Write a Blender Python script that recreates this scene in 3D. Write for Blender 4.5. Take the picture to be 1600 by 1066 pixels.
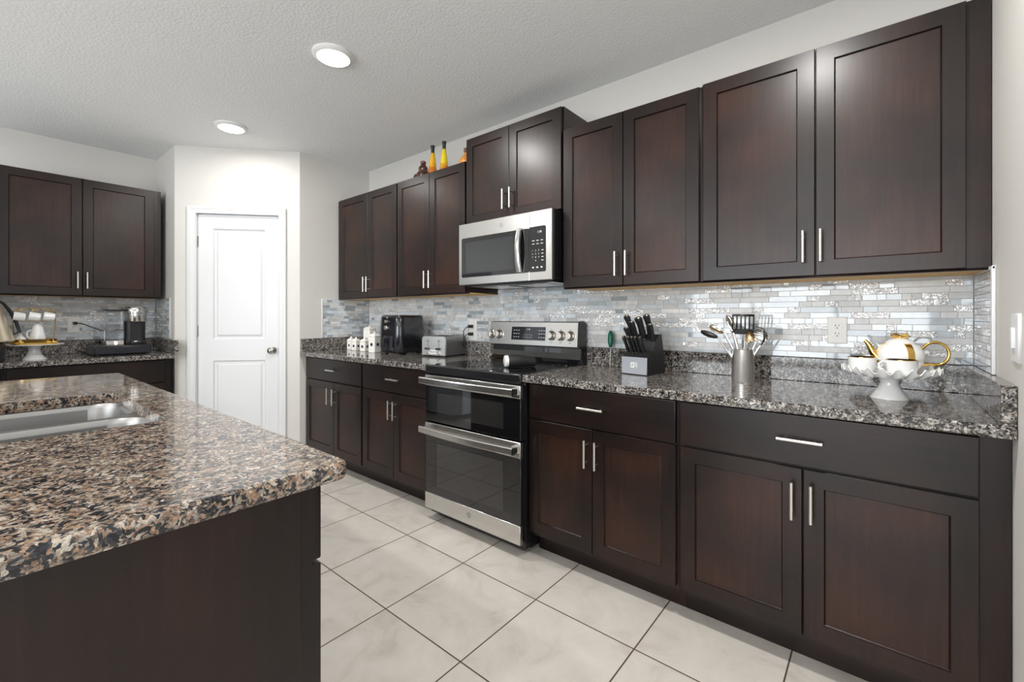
import bpy, bmesh, math, random
from mathutils import Vector, Matrix
R = math.radians
random.seed(7)
for o in list(bpy.data.objects):
    bpy.data.objects.remove(o, do_unlink=True)
SC = bpy.context.scene
COL = SC.collection

# ------------------------------------------------------------------ camera
cd = bpy.data.cameras.new('camera')
cam = bpy.data.objects.new('camera', cd)
COL.objects.link(cam)
cam.location = (0, 0, 1.2026)
cam.rotation_euler = (R(90), 0, R(39.581))
cd.sensor_width = 36
cd.lens = 694.79 / 1600 * 36
cd.shift_y = -(533 - 495.56) / 1600
cd.clip_start = 0.02
SC.camera = cam
SC.view_settings.view_transform = 'Standard'
SC.view_settings.look = 'None'
SC.view_settings.gamma = 1
SC.view_settings.use_curve_mapping = False
SC.view_settings.exposure = 0.33

# ------------------------------------------------------------------ world and lights
W = bpy.data.worlds.new('world')
SC.world = W
W.use_nodes = True
bg = W.node_tree.nodes['Background']
bg.inputs[0].default_value = (0.75, 0.87, 1.0, 1)
bg.inputs[1].default_value = 1.2
ZC = 2.588

def area(name, loc, rot, sx, sy, power, color=(1, 1, 1), shape='RECTANGLE', spread=180):
    l = bpy.data.lights.new(name, 'AREA')
    l.shape = shape
    l.size = sx
    if shape == 'RECTANGLE':
        l.size_y = sy
    l.energy = power
    l.color = color
    l.spread = R(spread)
    o = bpy.data.objects.new(name, l)
    COL.objects.link(o)
    o.location = loc
    o.rotation_euler = rot
    return o
# fill lights added outside unseen front and right windows to brighten the room
area('fill_light_front', (-1.2, -4.75, 1.35), (R(90), 0, 0), 3.6, 1.9, 132, (0.95, 0.98, 1.0))
area('fill_light_right', (3.95, -1.6, 1.35), (0, R(90), 0), 1.9, 3.2, 38, (0.97, 0.98, 1.0))
LAMPS = [(-3.63, 1.19), (-2.225, 1.21), (-0.25, 1.2), (-3.63, -1.1), (-2.2, -1.1), (-0.5, -1.1), (1.6, -1.1), (1.6, -3.0), (-2.2, -3.0)]  # lamps after the third are unseen ones added for fill

# ------------------------------------------------------------------ material helpers
MATS = {}
def nm(name):
    m = bpy.data.materials.new(name)
    m.use_nodes = True
    nt = m.node_tree
    b = nt.nodes['Principled BSDF']
    return m, nt, b

def N(nt, typ, **kw):
    n = nt.nodes.new(typ)
    for k, v in kw.items():
        setattr(n, k, v)
    return n

def plain(name, col, rough=0.5, metal=0.0, coat=0.0, spec=0.5, emit=None, estr=1.0, bump=None, trans=0.0, alpha=1.0, ior=None, coatr=0.05):
    if name in MATS:
        return MATS[name]
    m, nt, b = nm(name)
    b.inputs['Base Color'].default_value = (*col, 1)
    b.inputs['Roughness'].default_value = rough
    b.inputs['Metallic'].default_value = metal
    b.inputs['Coat Weight'].default_value = coat
    b.inputs['Coat Roughness'].default_value = coatr
    b.inputs['Specular IOR Level'].default_value = spec
    b.inputs['Transmission Weight'].default_value = trans
    b.inputs['Alpha'].default_value = alpha
    if ior:
        b.inputs['IOR'].default_value = ior
    if emit:
        b.inputs['Emission Color'].default_value = (*emit, 1)
        b.inputs['Emission Strength'].default_value = estr
    # a faint procedural variation of colour and a bump
    tc = N(nt, 'ShaderNodeTexCoord')
    if bump:
        sc, st, dist = bump
        no = N(nt, 'ShaderNodeTexNoise')
        no.inputs['Scale'].default_value = sc
        no.inputs['Detail'].default_value = 3
        nt.links.new(tc.outputs['Object'], no.inputs['Vector'])
        bp = N(nt, 'ShaderNodeBump')
        bp.inputs['Strength'].default_value = st
        bp.inputs['Distance'].default_value = dist
        nt.links.new(no.outputs['Fac'], bp.inputs['Height'])
        nt.links.new(bp.outputs['Normal'], b.inputs['Normal'])
    MATS[name] = m
    return m

def ramp(nt, stops, interp='LINEAR'):
    r = N(nt, 'ShaderNodeValToRGB')
    r.color_ramp.interpolation = interp
    e = r.color_ramp.elements
    while len(e) > 1:
        e.remove(e[-1])
    e[0].position = stops[0][0]
    e[0].color = (*stops[0][1], 1)
    for p, c in stops[1:]:
        k = e.new(p)
        k.color = (*c, 1)
    return r

def granite(name, stops, scale=95, rough=0.07, patch=0.9):
    m, nt, b = nm(name)
    tc = N(nt, 'ShaderNodeTexCoord')
    no = N(nt, 'ShaderNodeTexNoise')
    no.inputs['Scale'].default_value = 40
    no.inputs['Detail'].default_value = 3
    nt.links.new(tc.outputs['Object'], no.inputs['Vector'])
    mx = N(nt, 'ShaderNodeMix', data_type='RGBA', blend_type='LINEAR_LIGHT')
    mx.inputs['Factor'].default_value = 0.018
    nt.links.new(tc.outputs['Object'], mx.inputs['A'])
    nt.links.new(no.outputs['Color'], mx.inputs['B'])
    v = N(nt, 'ShaderNodeTexVoronoi')
    v.inputs['Scale'].default_value = scale
    nt.links.new(mx.outputs['Result'], v.inputs['Vector'])
    sep = N(nt, 'ShaderNodeSeparateColor')
    nt.links.new(v.outputs['Color'], sep.inputs['Color'])
    # large patches shift the ramp so the same coloured crystals gather
    n2 = N(nt, 'ShaderNodeTexNoise')
    n2.inputs['Scale'].default_value = 34
    n2.inputs['Detail'].default_value = 2
    nt.links.new(tc.outputs['Object'], n2.inputs['Vector'])
    ma = N(nt, 'ShaderNodeMath', operation='MULTIPLY_ADD')
    ma.inputs[1].default_value = patch
    ma.inputs[2].default_value = -0.5 * patch
    nt.links.new(n2.outputs['Fac'], ma.inputs[0])
    ad = N(nt, 'ShaderNodeMath', operation='ADD', use_clamp=True)
    nt.links.new(sep.outputs['Red'], ad.inputs[0])
    nt.links.new(ma.outputs[0], ad.inputs[1])
    r = ramp(nt, stops, 'LINEAR')
    nt.links.new(ad.outputs[0], r.inputs['Fac'])
    # fine speckle
    v2 = N(nt, 'ShaderNodeTexVoronoi')
    v2.inputs['Scale'].default_value = scale * 2.7
    nt.links.new(mx.outputs['Result'], v2.inputs['Vector'])
    s2 = N(nt, 'ShaderNodeSeparateColor')
    nt.links.new(v2.outputs['Color'], s2.inputs['Color'])
    r2 = ramp(nt, [(0, (0.6, 0.6, 0.6)), (0.25, (0.85, 0.85, 0.85)), (0.6, (1, 1, 1)), (0.9, (1.2, 1.2, 1.2))], 'CONSTANT')
    nt.links.new(s2.outputs['Green'], r2.inputs['Fac'])
    mu = N(nt, 'ShaderNodeMix', data_type='RGBA', blend_type='MULTIPLY')
    mu.inputs['Factor'].default_value = 1
    nt.links.new(r.outputs['Color'], mu.inputs['A'])
    nt.links.new(r2.outputs['Color'], mu.inputs['B'])
    nt.links.new(mu.outputs['Result'], b.inputs['Base Color'])
    b.inputs['Roughness'].default_value = rough
    b.inputs['Specular IOR Level'].default_value = 0.6
    return m
M_GRAN_I = granite('island_granite', [(0, (0.010, 0.011, 0.014)), (0.24, (0.035, 0.04, 0.048)), (0.36, (0.10, 0.085, 0.072)), (0.48, (0.22, 0.145, 0.10)), (0.60, (0.38, 0.24, 0.155)), (0.70, (0.21, 0.195, 0.18)), (0.86, (0.40, 0.325, 0.25)), (1.0, (0.50, 0.45, 0.38))], 170, patch=1.2)
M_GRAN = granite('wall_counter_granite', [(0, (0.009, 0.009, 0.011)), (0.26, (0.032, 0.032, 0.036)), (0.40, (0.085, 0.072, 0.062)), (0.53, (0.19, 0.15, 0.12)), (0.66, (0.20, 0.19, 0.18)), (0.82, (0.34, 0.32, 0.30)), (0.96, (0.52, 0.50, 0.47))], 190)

def wood(name, horizontal=False, gain=(1, 1, 1)):
    m, nt, b = nm(name)
    tc = N(nt, 'ShaderNodeTexCoord')
    mp = N(nt, 'ShaderNodeMapping')
    mp.inputs['Scale'].default_value = (4, 4, 60) if horizontal else (80, 80, 4.0)
    nt.links.new(tc.outputs['Object'], mp.inputs['Vector'])
    no = N(nt, 'ShaderNodeTexNoise')
    no.inputs['Scale'].default_value = 1.0
    no.inputs['Detail'].default_value = 6
    no.inputs['Roughness'].default_value = 0.6
    no.inputs['Distortion'].default_value = 0.4
    nt.links.new(mp.outputs['Vector'], no.inputs['Vector'])
    n2 = N(nt, 'ShaderNodeTexNoise')
    n2.inputs['Scale'].default_value = 3.6
    n2.inputs['Detail'].default_value = 2
    nt.links.new(tc.outputs['Object'], n2.inputs['Vector'])
    g_ = lambda c: tuple(a * k for a, k in zip(c, gain))
    r = ramp(nt, [(0.25, g_((0.0070, 0.0030, 0.0023))), (0.55, g_((0.0120, 0.0050, 0.0035))), (0.8, g_((0.0185, 0.0076, 0.0050)))])
    nt.links.new(no.outputs['Fac'], r.inputs['Fac'])
    r2 = ramp(nt, [(0.36, (0.6, 0.66, 0.72)), (0.5, (1, 1, 1)), (0.66, (1.6, 1.4, 1.25))])
    nt.links.new(n2.outputs['Fac'], r2.inputs['Fac'])
    mu = N(nt, 'ShaderNodeMix', data_type='RGBA', blend_type='MULTIPLY')
    mu.inputs['Factor'].default_value = 1
    nt.links.new(r.outputs['Color'], mu.inputs['A'])
    nt.links.new(r2.outputs['Color'], mu.inputs['B'])
    nt.links.new(mu.outputs['Result'], b.inputs['Base Color'])
    bp = N(nt, 'ShaderNodeBump')
    bp.inputs['Strength'].default_value = 0.12
    bp.inputs['Distance'].default_value = 0.001
    nt.links.new(no.outputs['Fac'], bp.inputs['Height'])
    nt.links.new(bp.outputs['Normal'], b.inputs['Normal'])
    b.inputs['Roughness'].default_value = 0.42
    b.inputs['Specular IOR Level'].default_value = 0.15
    b.inputs['Coat Weight'].default_value = 0.5
    b.inputs['Coat Roughness'].default_value = 0.29
    return m
M_WOOD = wood('espresso_wood')
M_WOODH = wood('espresso_wood_horizontal', True)
M_WOODP = wood('brown_stained_panel', False, (1.9, 1.85, 1.7))
M_MAPLE = plain('maple_plywood', (0.82, 0.48, 0.13), 0.5, bump=(60, 0.1, 0.001))

def wallpaint(name, col, sc=220, st=0.25, dist=0.002, rough=0.75, knock=False):
    m, nt, b = nm(name)
    tc = N(nt, 'ShaderNodeTexCoord')
    no = N(nt, 'ShaderNodeTexNoise')
    no.inputs['Scale'].default_value = sc
    no.inputs['Detail'].default_value = 2
    nt.links.new(tc.outputs['Object'], no.inputs['Vector'])
    h = no.outputs['Fac']
    if knock:
        rr = ramp(nt, [(0.42, (0, 0, 0)), (0.56, (1, 1, 1))])
        nt.links.new(h, rr.inputs['Fac'])
        h = rr.outputs['Color']
    bp = N(nt, 'ShaderNodeBump')
    bp.inputs['Strength'].default_value = st
    bp.inputs['Distance'].default_value = dist
    nt.links.new(h, bp.inputs['Height'])
    nt.links.new(bp.outputs['Normal'], b.inputs['Normal'])
    b.inputs['Base Color'].default_value = (*col, 1)
    b.inputs['Roughness'].default_value = rough
    return m
M_WALL = wallpaint('greige_wall_paint', (0.655, 0.635, 0.60), 110, 0.3, 0.0015, 0.6)
M_CEIL = wallpaint('ceiling_texture', (0.85, 0.86, 0.86), 75, 0.30, 0.003, 0.8, True)
M_TRIM = plain('white_trim_paint', (0.71, 0.715, 0.72), 0.42, spec=0.35)
M_OUTLET = plain('outlet_plastic', (0.86, 0.85, 0.82), 0.35)
M_SLOT = plain('outlet_slot', (0.02, 0.02, 0.02), 0.6)

def floor_mat():
    m, nt, b = nm('ceramic_floor_tile')
    S = 0.4419
    tc = N(nt, 'ShaderNodeTexCoord')
    sx = N(nt, 'ShaderNodeSeparateXYZ')
    nt.links.new(tc.outputs['Object'], sx.inputs[0])
    masks = []
    cells = []
    for ax, off in (('X', 2.8947), ('Y', -1.5226)):
        a = N(nt, 'ShaderNodeMath', operation='ADD')
        a.inputs[1].default_value = off + 40 * S
        nt.links.new(sx.outputs[ax], a.inputs[0])
        d = N(nt, 'ShaderNodeMath', operation='DIVIDE')
        d.inputs[1].default_value = S
        nt.links.new(a.outputs[0], d.inputs[0])
        ad = N(nt, 'ShaderNodeMath', operation='ADD')
        ad.inputs[1].default_value = 0.5
        nt.links.new(d.outputs[0], ad.inputs[0])
        fr = N(nt, 'ShaderNodeMath', operation='FRACT')
        nt.links.new(ad.outputs[0], fr.inputs[0])
        sb = N(nt, 'ShaderNodeMath', operation='SUBTRACT')
        sb.inputs[1].default_value = 0.5
        nt.links.new(fr.outputs[0], sb.inputs[0])
        ab = N(nt, 'ShaderNodeMath', operation='ABSOLUTE')
        nt.links.new(sb.outputs[0], ab.inputs[0])
        masks.append(ab.outputs[0])
        fl = N(nt, 'ShaderNodeMath', operation='FLOOR')
        nt.links.new(d.outputs[0], fl.inputs[0])
        cells.append(fl.outputs[0])
    mn = N(nt, 'ShaderNodeMath', operation='MINIMUM')
    nt.links.new(masks[0], mn.inputs[0])
    nt.links.new(masks[1], mn.inputs[1])
    gm = N(nt, 'ShaderNodeMapRange')
    gm.inputs['From Min'].default_value = 0.0052
    gm.inputs['From Max'].default_value = 0.0068
    nt.links.new(mn.outputs[0], gm.inputs['Value'])
    cx = N(nt, 'ShaderNodeCombineXYZ')
    nt.links.new(cells[0], cx.inputs[0])
    nt.links.new(cells[1], cx.inputs[1])
    wn = N(nt, 'ShaderNodeTexWhiteNoise')
    nt.links.new(cx.outputs[0], wn.inputs['Vector'])
    va = N(nt, 'ShaderNodeVectorMath', operation='MULTIPLY_ADD')
    va.inputs[1].default_value = (9, 9, 9)
    nt.links.new(wn.outputs['Color'], va.inputs[0])
    nt.links.new(tc.outputs['Object'], va.inputs[2])
    no = N(nt, 'ShaderNodeTexNoise')
    no.inputs['Scale'].default_value = 5.5
    no.inputs['Detail'].default_value = 7
    no.inputs['Roughness'].default_value = 0.62
    no.inputs['Distortion'].default_value = 0.9
    nt.links.new(va.outputs[0], no.inputs['Vector'])
    r = ramp(nt, [(0.30, (0.50, 0.455, 0.405)), (0.46, (0.59, 0.55, 0.50)), (0.7, (0.65, 0.61, 0.56))])
    nt.links.new(no.outputs['Fac'], r.inputs['Fac'])
    mx = N(nt, 'ShaderNodeMix', data_type='RGBA')
    mx.inputs['A'].default_value = (0.075, 0.05, 0.032, 1)
    nt.links.new(gm.outputs['Result'], mx.inputs['Factor'])
    nt.links.new(r.outputs['Color'], mx.inputs['B'])
    nt.links.new(mx.outputs['Result'], b.inputs['Base Color'])
    rr = N(nt, 'ShaderNodeMapRange')
    rr.inputs['To Min'].default_value = 0.8
    rr.inputs['To Max'].default_value = 0.36
    nt.links.new(gm.outputs['Result'], rr.inputs['Value'])
    nt.links.new(rr.outputs['Result'], b.inputs['Roughness'])
    bp = N(nt, 'ShaderNodeBump')
    bp.inputs['Strength'].default_value = 0.4
    bp.inputs['Distance'].default_value = 0.002
    nt.links.new(gm.outputs['Result'], bp.inputs['Height'])
    nt.links.new(bp.outputs['Normal'], b.inputs['Normal'])
    return m
M_FLOOR = floor_mat()

def tile_mat(name, stops, rough, coat=0.0, metal=0.0, wav=None):
    m, nt, b = nm(name)
    tc = N(nt, 'ShaderNodeTexCoord')
    g = N(nt, 'ShaderNodeNewGeometry')
    r = ramp(nt, stops)
    nt.links.new(g.outputs['Random Per Island'], r.inputs['Fac'])
    nt.links.new(r.outputs['Color'], b.inputs['Base Color'])
    b.inputs['Roughness'].default_value = rough
    b.inputs['Metallic'].default_value = metal
    b.inputs['Coat Weight'].default_value = coat
    no = N(nt, 'ShaderNodeTexNoise')
    no.inputs['Scale'].default_value = wav[0] if wav else 25
    no.inputs['Detail'].default_value = 2
    no.inputs['Distortion'].default_value = 1.5 if wav else 0.3
    nt.links.new(tc.outputs['Object'], no.inputs['Vector'])
    bp = N(nt, 'ShaderNodeBump')
    bp.inputs['Strength'].default_value = wav[1] if wav else 0.05
    bp.inputs['Distance'].default_value = wav[2] if wav else 0.002
    nt.links.new(no.outputs['Fac'], bp.inputs['Height'])
    nt.links.new(bp.outputs['Normal'], b.inputs['Normal'])
    if not wav:
        mu = N(nt, 'ShaderNodeMix', data_type='RGBA', blend_type='MULTIPLY')
        mu.inputs['Factor'].default_value = 0.25
        r3 = ramp(nt, [(0.35, (0.6, 0.6, 0.6)), (0.6, (1.1, 1.1, 1.1))])
        nt.links.new(no.outputs['Fac'], r3.inputs['Fac'])
        nt.links.new(r.outputs['Color'], mu.inputs['A'])
        nt.links.new(r3.outputs['Color'], mu.inputs['B'])
        nt.links.new(mu.outputs['Result'], b.inputs['Base Color'])
    return m
M_TILES = [
    tile_mat('marble_tile', [(0, (0.56, 0.565, 0.56)), (1, (0.80, 0.80, 0.79))], 0.25),
    tile_mat('pale_glass_tile', [(0, (0.58, 0.64, 0.69)), (1, (0.78, 0.83, 0.87))], 0.06, 0.6),
    tile_mat('grey_glass_tile', [(0, (0.30, 0.34, 0.37)), (1, (0.50, 0.55, 0.58))], 0.05, 0.6),
    tile_mat('rippled_silver_tile', [(0, (0.80, 0.81, 0.82)), (1, (0.95, 0.95, 0.95))], 0.16, 0.5, 0.4, (70, 1.0, 0.008)),
    plain('tile_grout', (0.50, 0.50, 0.49), 0.8),
]

def steel(name, rough=0.26, col=(0.62, 0.61, 0.59), axis='x', var=0.1):
    m, nt, b = nm(name)
    tc = N(nt, 'ShaderNodeTexCoord')
    mp = N(nt, 'ShaderNodeMapping')
    mp.inputs['Scale'].default_value = {'x': (3, 500, 900), 'z': (600, 600, 3), 'y': (600, 3, 600)}[axis]
    nt.links.new(tc.outputs['Object'], mp.inputs['Vector'])
    no = N(nt, 'ShaderNodeTexNoise')
    no.inputs['Scale'].default_value = 1
    no.inputs['Detail'].default_value = 2
    nt.links.new(mp.outputs['Vector'], no.inputs['Vector'])
    mr = N(nt, 'ShaderNodeMapRange')
    mr.inputs['To Min'].default_value = rough - var
    mr.inputs['To Max'].default_value = rough + var
    nt.links.new(no.outputs['Fac'], mr.inputs['Value'])
    nt.links.new(mr.outputs['Result'], b.inputs['Roughness'])
    b.inputs['Base Color'].default_value = (*col, 1)
    b.inputs['Metallic'].default_value = 1
    bp = N(nt, 'ShaderNodeBump')
    bp.inputs['Strength'].default_value = 0.015
    bp.inputs['Distance'].default_value = 0.0002
    nt.links.new(no.outputs['Fac'], bp.inputs['Height'])
    nt.links.new(bp.outputs['Normal'], b.inputs['Normal'])
    return m
M_STEEL = steel('brushed_steel', 0.25, (0.66, 0.65, 0.63), var=0.05)
M_SINK = steel('sink_steel', 0.36, (0.36, 0.355, 0.345), 'y', var=0.05)
M_STEELZ = steel('brushed_steel_vertical', 0.2, (0.66, 0.65, 0.63), 'z')
M_NICKEL = plain('satin_nickel', (0.74, 0.71, 0.66), 0.28, 1.0)
M_CHROME = plain('chrome', (0.8, 0.8, 0.8), 0.08, 1.0)
M_KNOB = plain('door_knob_nickel', (0.45, 0.43, 0.40), 0.22, 1.0)
M_GOLD = plain('polished_gold', (0.80, 0.52, 0.14), 0.14, 1.0)
M_BRASS = plain('brass_wire', (0.62, 0.45, 0.20), 0.25, 1.0)
M_BLKGLASS = plain('black_glass', (0.006, 0.006, 0.007), 0.03, 0, 0.6, coatr=0.02)
M_OVGLASS = plain('oven_window_glass', (0.022, 0.021, 0.020), 0.05, 0, 0.9, coatr=0.02)
M_MWIN = plain('microwave_window_glass', (0.02, 0.023, 0.026), 0.08, 0, 0.7)
M_BLK = plain('black_enamel', (0.008, 0.008, 0.009), 0.25)
M_BLKP = plain('black_plastic', (0.012, 0.012, 0.013), 0.35)
M_BLKM = plain('matte_black', (0.01, 0.01, 0.01), 0.6)
M_PORC = plain('white_porcelain', (0.82, 0.82, 0.81), 0.12, 0, 0.5)
M_TEXTW = plain('white_print', (0.75, 0.75, 0.75), 0.5)
M_TEXTK = plain('grey_print', (0.12, 0.12, 0.12), 0.5)
M_LAMP = plain('lamp_diffuser', (1, 1, 1), 0.5, emit=(1.0, 0.97, 0.92), estr=9)
M_LRING = plain('lamp_ring', (0.82, 0.82, 0.80), 0.35)
M_GREEN = plain('green_plastic', (0.0, 0.12, 0.07), 0.3)
M_TOASTER = plain('toaster_side_steel', (0.33, 0.33, 0.33), 0.3, 1.0)

# ------------------------------------------------------------------ mesh builder
class MB:
    def __init__(s):
        s.bm = bmesh.new()
        s.mi = 0
    def mat(s, i):
        s.mi = i
        return s
    def face(s, vs):
        try:
            f = s.bm.faces.new(vs)
            f.material_index = s.mi
            return f
        except ValueError:
            return None
    def box(s, x0, x1, y0, y1, z0, z1, bev=0.0, seg=2, xf=None):
        t = bmesh.new()
        bmesh.ops.create_cube(t, size=1)
        for v in t.verts:
            v.co = Vector(((x0 + x1) / 2 + v.co.x * (x1 - x0), (y0 + y1) / 2 + v.co.y * (y1 - y0), (z0 + z1) / 2 + v.co.z * (z1 - z0)))
        if bev > 0:
            bmesh.ops.bevel(t, geom=t.edges[:], offset=bev, segments=seg, affect='EDGES', profile=0.5)
        s.merge(t, xf)
        return s
    def merge(s, t, xf=None):
        mp = {}
        for v in t.verts:
            co = v.co.copy()
            if callable(xf):
                co = Vector(xf(co))
            elif xf is not None:
                co = xf @ co
            mp[v] = s.bm.verts.new(co)
        for f in t.faces:
            s.face([mp[v] for v in f.verts])
        t.free()
    def rings(s, rings, close0=True, close1=True, loop=True):
        vr = [[s.bm.verts.new(p) for p in r] for r in rings]
        n = len(vr[0])
        for a, b in zip(vr, vr[1:]):
            for i in range(n if loop else n - 1):
                j = (i + 1) % n
                s.face([a[i], a[j], b[j], b[i]])
        if close0:
            s.face(vr[0][::-1])
        if close1:
            s.face(vr[-1])
        return s
    def cyl(s, p0, p1, r0, r1=None, seg=20):
        r1 = r0 if r1 is None else r1
        return s.tube([p0, p1], [r0, r1], seg)
    def tube(s, pts, r, seg=10, closed=False, flat=None):
        pts = [Vector(p) for p in pts]
        n = len(pts)
        rr = r if isinstance(r, (list, tuple)) else [r] * n
        prev = None
        rings = []
        for i, p in enumerate(pts):
            if closed:
                d = pts[(i + 1) % n] - pts[i - 1]
            else:
                d = pts[min(i + 1, n - 1)] - pts[max(i - 1, 0)]
            d.normalize()
            if prev is None:
                a = Vector((0, 0, 1)) if abs(d.z) < 0.9 else Vector((1, 0, 0))
                u = d.cross(a).normalized()
            else:
                u = (prev - d * prev.dot(d))
                if u.length < 1e-6:
                    u = d.orthogonal()
                u.normalize()
            prev = u
            w = d.cross(u)
            fl = flat or 1.0
            rings.append([p + (u * math.cos(2 * math.pi * k / seg) + w * math.sin(2 * math.pi * k / seg) * fl) * rr[i] for k in range(seg)])
        if closed:
            rings.append(rings[0])
            vr = [[s.bm.verts.new(q) for q in g] for g in rings[:-1]]
            for i in range(n):
                a, b = vr[i], vr[(i + 1) % n]
                for k in range(seg):
                    j = (k + 1) % seg
                    s.face([a[k], a[j], b[j], b[k]])
            return s
        return s.rings(rings)
    def lathe(s, c, prof, seg=32, sx=1.0, sy=1.0, close0=True, close1=True, ruffle=None):
        c = Vector(c)
        rings = []
        for i, (r, z) in enumerate(prof):
            ring = []
            for k in range(seg):
                a = 2 * math.pi * k / seg
                rz, zz = max(r, 1e-5), z
                if ruffle and ruffle[i]:
                    amp, cnt = ruffle[i]
                    zz += amp * math.cos(a * cnt)
                ring.append(c + Vector((rz * math.cos(a) * sx, rz * math.sin(a) * sy, zz)))
            rings.append(ring)
        return s.rings(rings, close0, close1)
    def nest(s, F, u0, u1, z0, z1, rings, back=True):
        # nested rectangles (inset, depth) in the frame F(u, z, n)
        rr = []
        for ins, d in rings:
            rr.append([F(u0 + ins, z0 + ins, d), F(u1 - ins, z0 + ins, d), F(u1 - ins, z1 - ins, d), F(u0 + ins, z1 - ins, d)])
        return s.rings(rr, back, True)
    def prism(s, pts, F, w0, w1):
        # polygon (a, b) extruded along w;  F(a, b, w)
        return s.rings([[F(a, b, w0) for a, b in pts], [F(a, b, w1) for a, b in pts]])
    def sphere(s, c, r, sc=(1, 1, 1), seg=20, xf=None):
        t = bmesh.new()
        bmesh.ops.create_uvsphere(t, u_segments=seg, v_segments=max(8, seg // 2), radius=r)
        for v in t.verts:
            v.co = Vector((v.co.x * sc[0], v.co.y * sc[1], v.co.z * sc[2]))
        if xf is not None:
            bmesh.ops.transform(t, matrix=xf, verts=t.verts[:])
        c = Vector(c)
        s.merge(t, lambda q: q + c)
        return s

WM = {}
def setp(o, label=None, cat=None, group=None, kind=None):
    if label: o['label'] = label
    if cat: o['category'] = cat
    if group: o['group'] = group
    if kind: o['kind'] = kind
    return o

def thing(name, label, cat, loc=(0, 0, 0), rz=0.0, group=None):
    o = bpy.data.objects.new(name, None)
    o.empty_display_size = 0.05
    COL.objects.link(o)
    o.location = loc
    o.rotation_euler = (0, 0, rz)
    WM[o.name] = Matrix.Translation(loc) @ Matrix.Rotation(rz, 4, 'Z')
    return setp(o, label, cat, group)

def obj(name, B, mats, parent=None, local=False, at=None, rz=0.0, label=None, cat=None, group=None, kind=None, ang=38):
    """links the builder's mesh; local: the coordinates are the thing's own, else world coordinates"""
    bm = B.bm
    bmesh.ops.remove_doubles(bm, verts=bm.verts[:], dist=1e-6)
    bmesh.ops.recalc_face_normals(bm, faces=bm.faces[:])
    me = bpy.data.meshes.new(name)
    bm.to_mesh(me)
    bm.free()
    for m in (mats if isinstance(mats, (list, tuple)) else [mats]):
        me.materials.append(m)
    me.shade_smooth()
    me.set_sharp_from_angle(angle=R(ang))
    for p in me.polygons:
        el = [(me.vertices[p.vertices[i]].co - me.vertices[p.vertices[i - 1]].co).length for i in range(len(p.vertices))]
        if min(el) > 0.018 and p.area > 5e-4:
            p.use_smooth = False
    o = bpy.data.objects.new(name, me)
    COL.objects.link(o)
    if parent is not None:
        P = WM[parent.name]
        if not local:
            me.transform(P.inverted())
        o.parent = parent
        WM[o.name] = P
    else:
        if at is not None:
            T = Matrix.Translation(at) @ Matrix.Rotation(rz, 4, 'Z')
            if not local:
                me.transform(T.inverted())
            o.location = at
            o.rotation_euler = (0, 0, rz)
            WM[o.name] = T
        else:
            WM[o.name] = Matrix.Identity(4)
    return setp(o, label, cat, group, kind)

def struct(name, B, m, parent=None, label=None, ang=38):
    return obj(name, B, m, parent, ang=ang, kind=None if parent else 'structure', label=label)

def copy_tree(src, loc, rz, label=None):
    r = src.copy()
    COL.objects.link(r)
    r.location = loc
    r.rotation_euler = (0, 0, rz)
    WM[r.name] = Matrix.Translation(loc) @ Matrix.Rotation(rz, 4, 'Z')
    if label:
        r['label'] = label
    for ch in list(src.children):
        c = ch.copy()
        COL.objects.link(c)
        c.parent = r
        for g in list(ch.children):
            d = g.copy()
            COL.objects.link(d)
            d.parent = c
    return r

def text_mesh(B, body, F, u, z, size, n=0.0006, align='CENTER'):
    """adds flat lettering at (u, z) of frame F"""
    cu = bpy.data.curves.new('t', 'FONT')
    cu.body = body
    cu.size = size
    cu.align_x = align
    cu.align_y = 'CENTER'
    cu.resolution_u = 2
    to = bpy.data.objects.new('t', cu)
    COL.objects.link(to)
    dg = bpy.context.evaluated_depsgraph_get()
    dg.update()
    me = bpy.data.meshes.new_from_object(to.evaluated_get(dg))
    vs = [B.bm.verts.new(F(u + v.co.x, z + v.co.y, n)) for v in me.vertices]
    for p in me.polygons:
        B.face([vs[i] for i in p.vertices])
    bpy.data.objects.remove(to, do_unlink=True)
    bpy.data.curves.remove(cu)
    bpy.data.meshes.remove(me)

def F_back(P):   # faces -y
    return lambda u, z, n: Vector((u, P - n, z))
def F_left(P):   # faces +x, u runs along y
    return lambda u, z, n: Vector((P + n, u, z))
def F_isl(P):    # faces +y
    return lambda u, z, n: Vector((u, P + n, z))
def F_right(P):  # faces -x
    return lambda u, z, n: Vector((P - n, u, z))

def rrect(x0, x1, y0, y1, r, seg=6):
    pts = []
    for cx, cy, a0 in ((x1 - r, y1 - r, 0), (x0 + r, y1 - r, 90), (x0 + r, y0 + r, 180), (x1 - r, y0 + r, 270)):
        for k in range(seg + 1):
            a = R(a0 + 90 * k / seg)
            pts.append((cx + r * math.cos(a), cy + r * math.sin(a)))
    return pts

# ------------------------------------------------------------------ the setting
YB, XL, XR = 2.40, -4.93, 0.28
XFAR, YFRONT = 3.7, -4.5
C0 = Vector((XL, 1.015, 0)); C1 = Vector((-4.383, 1.03, 0)); C2 = Vector((-3.75, 1.741, 0))
b = MB(); b.box(XL - 0.4, XFAR + 0.3, YFRONT - 0.3, YB + 0.3, -0.05, 0)
struct('floor', b, M_FLOOR)
b = MB(); b.box(XL - 0.4, XFAR + 0.3, YFRONT - 0.3, YB + 0.3, ZC, ZC + 0.05)
struct('ceiling', b, M_CEIL)
b = MB(); b.box(-3.75, XR + 0.12, YB, YB + 0.1, 0, ZC); struct('wall_back', b, M_WALL)
b = MB(); b.box(XR, XR + 0.12, 1.15, YB, 0, ZC); struct('wall_right', b, M_WALL)
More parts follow.
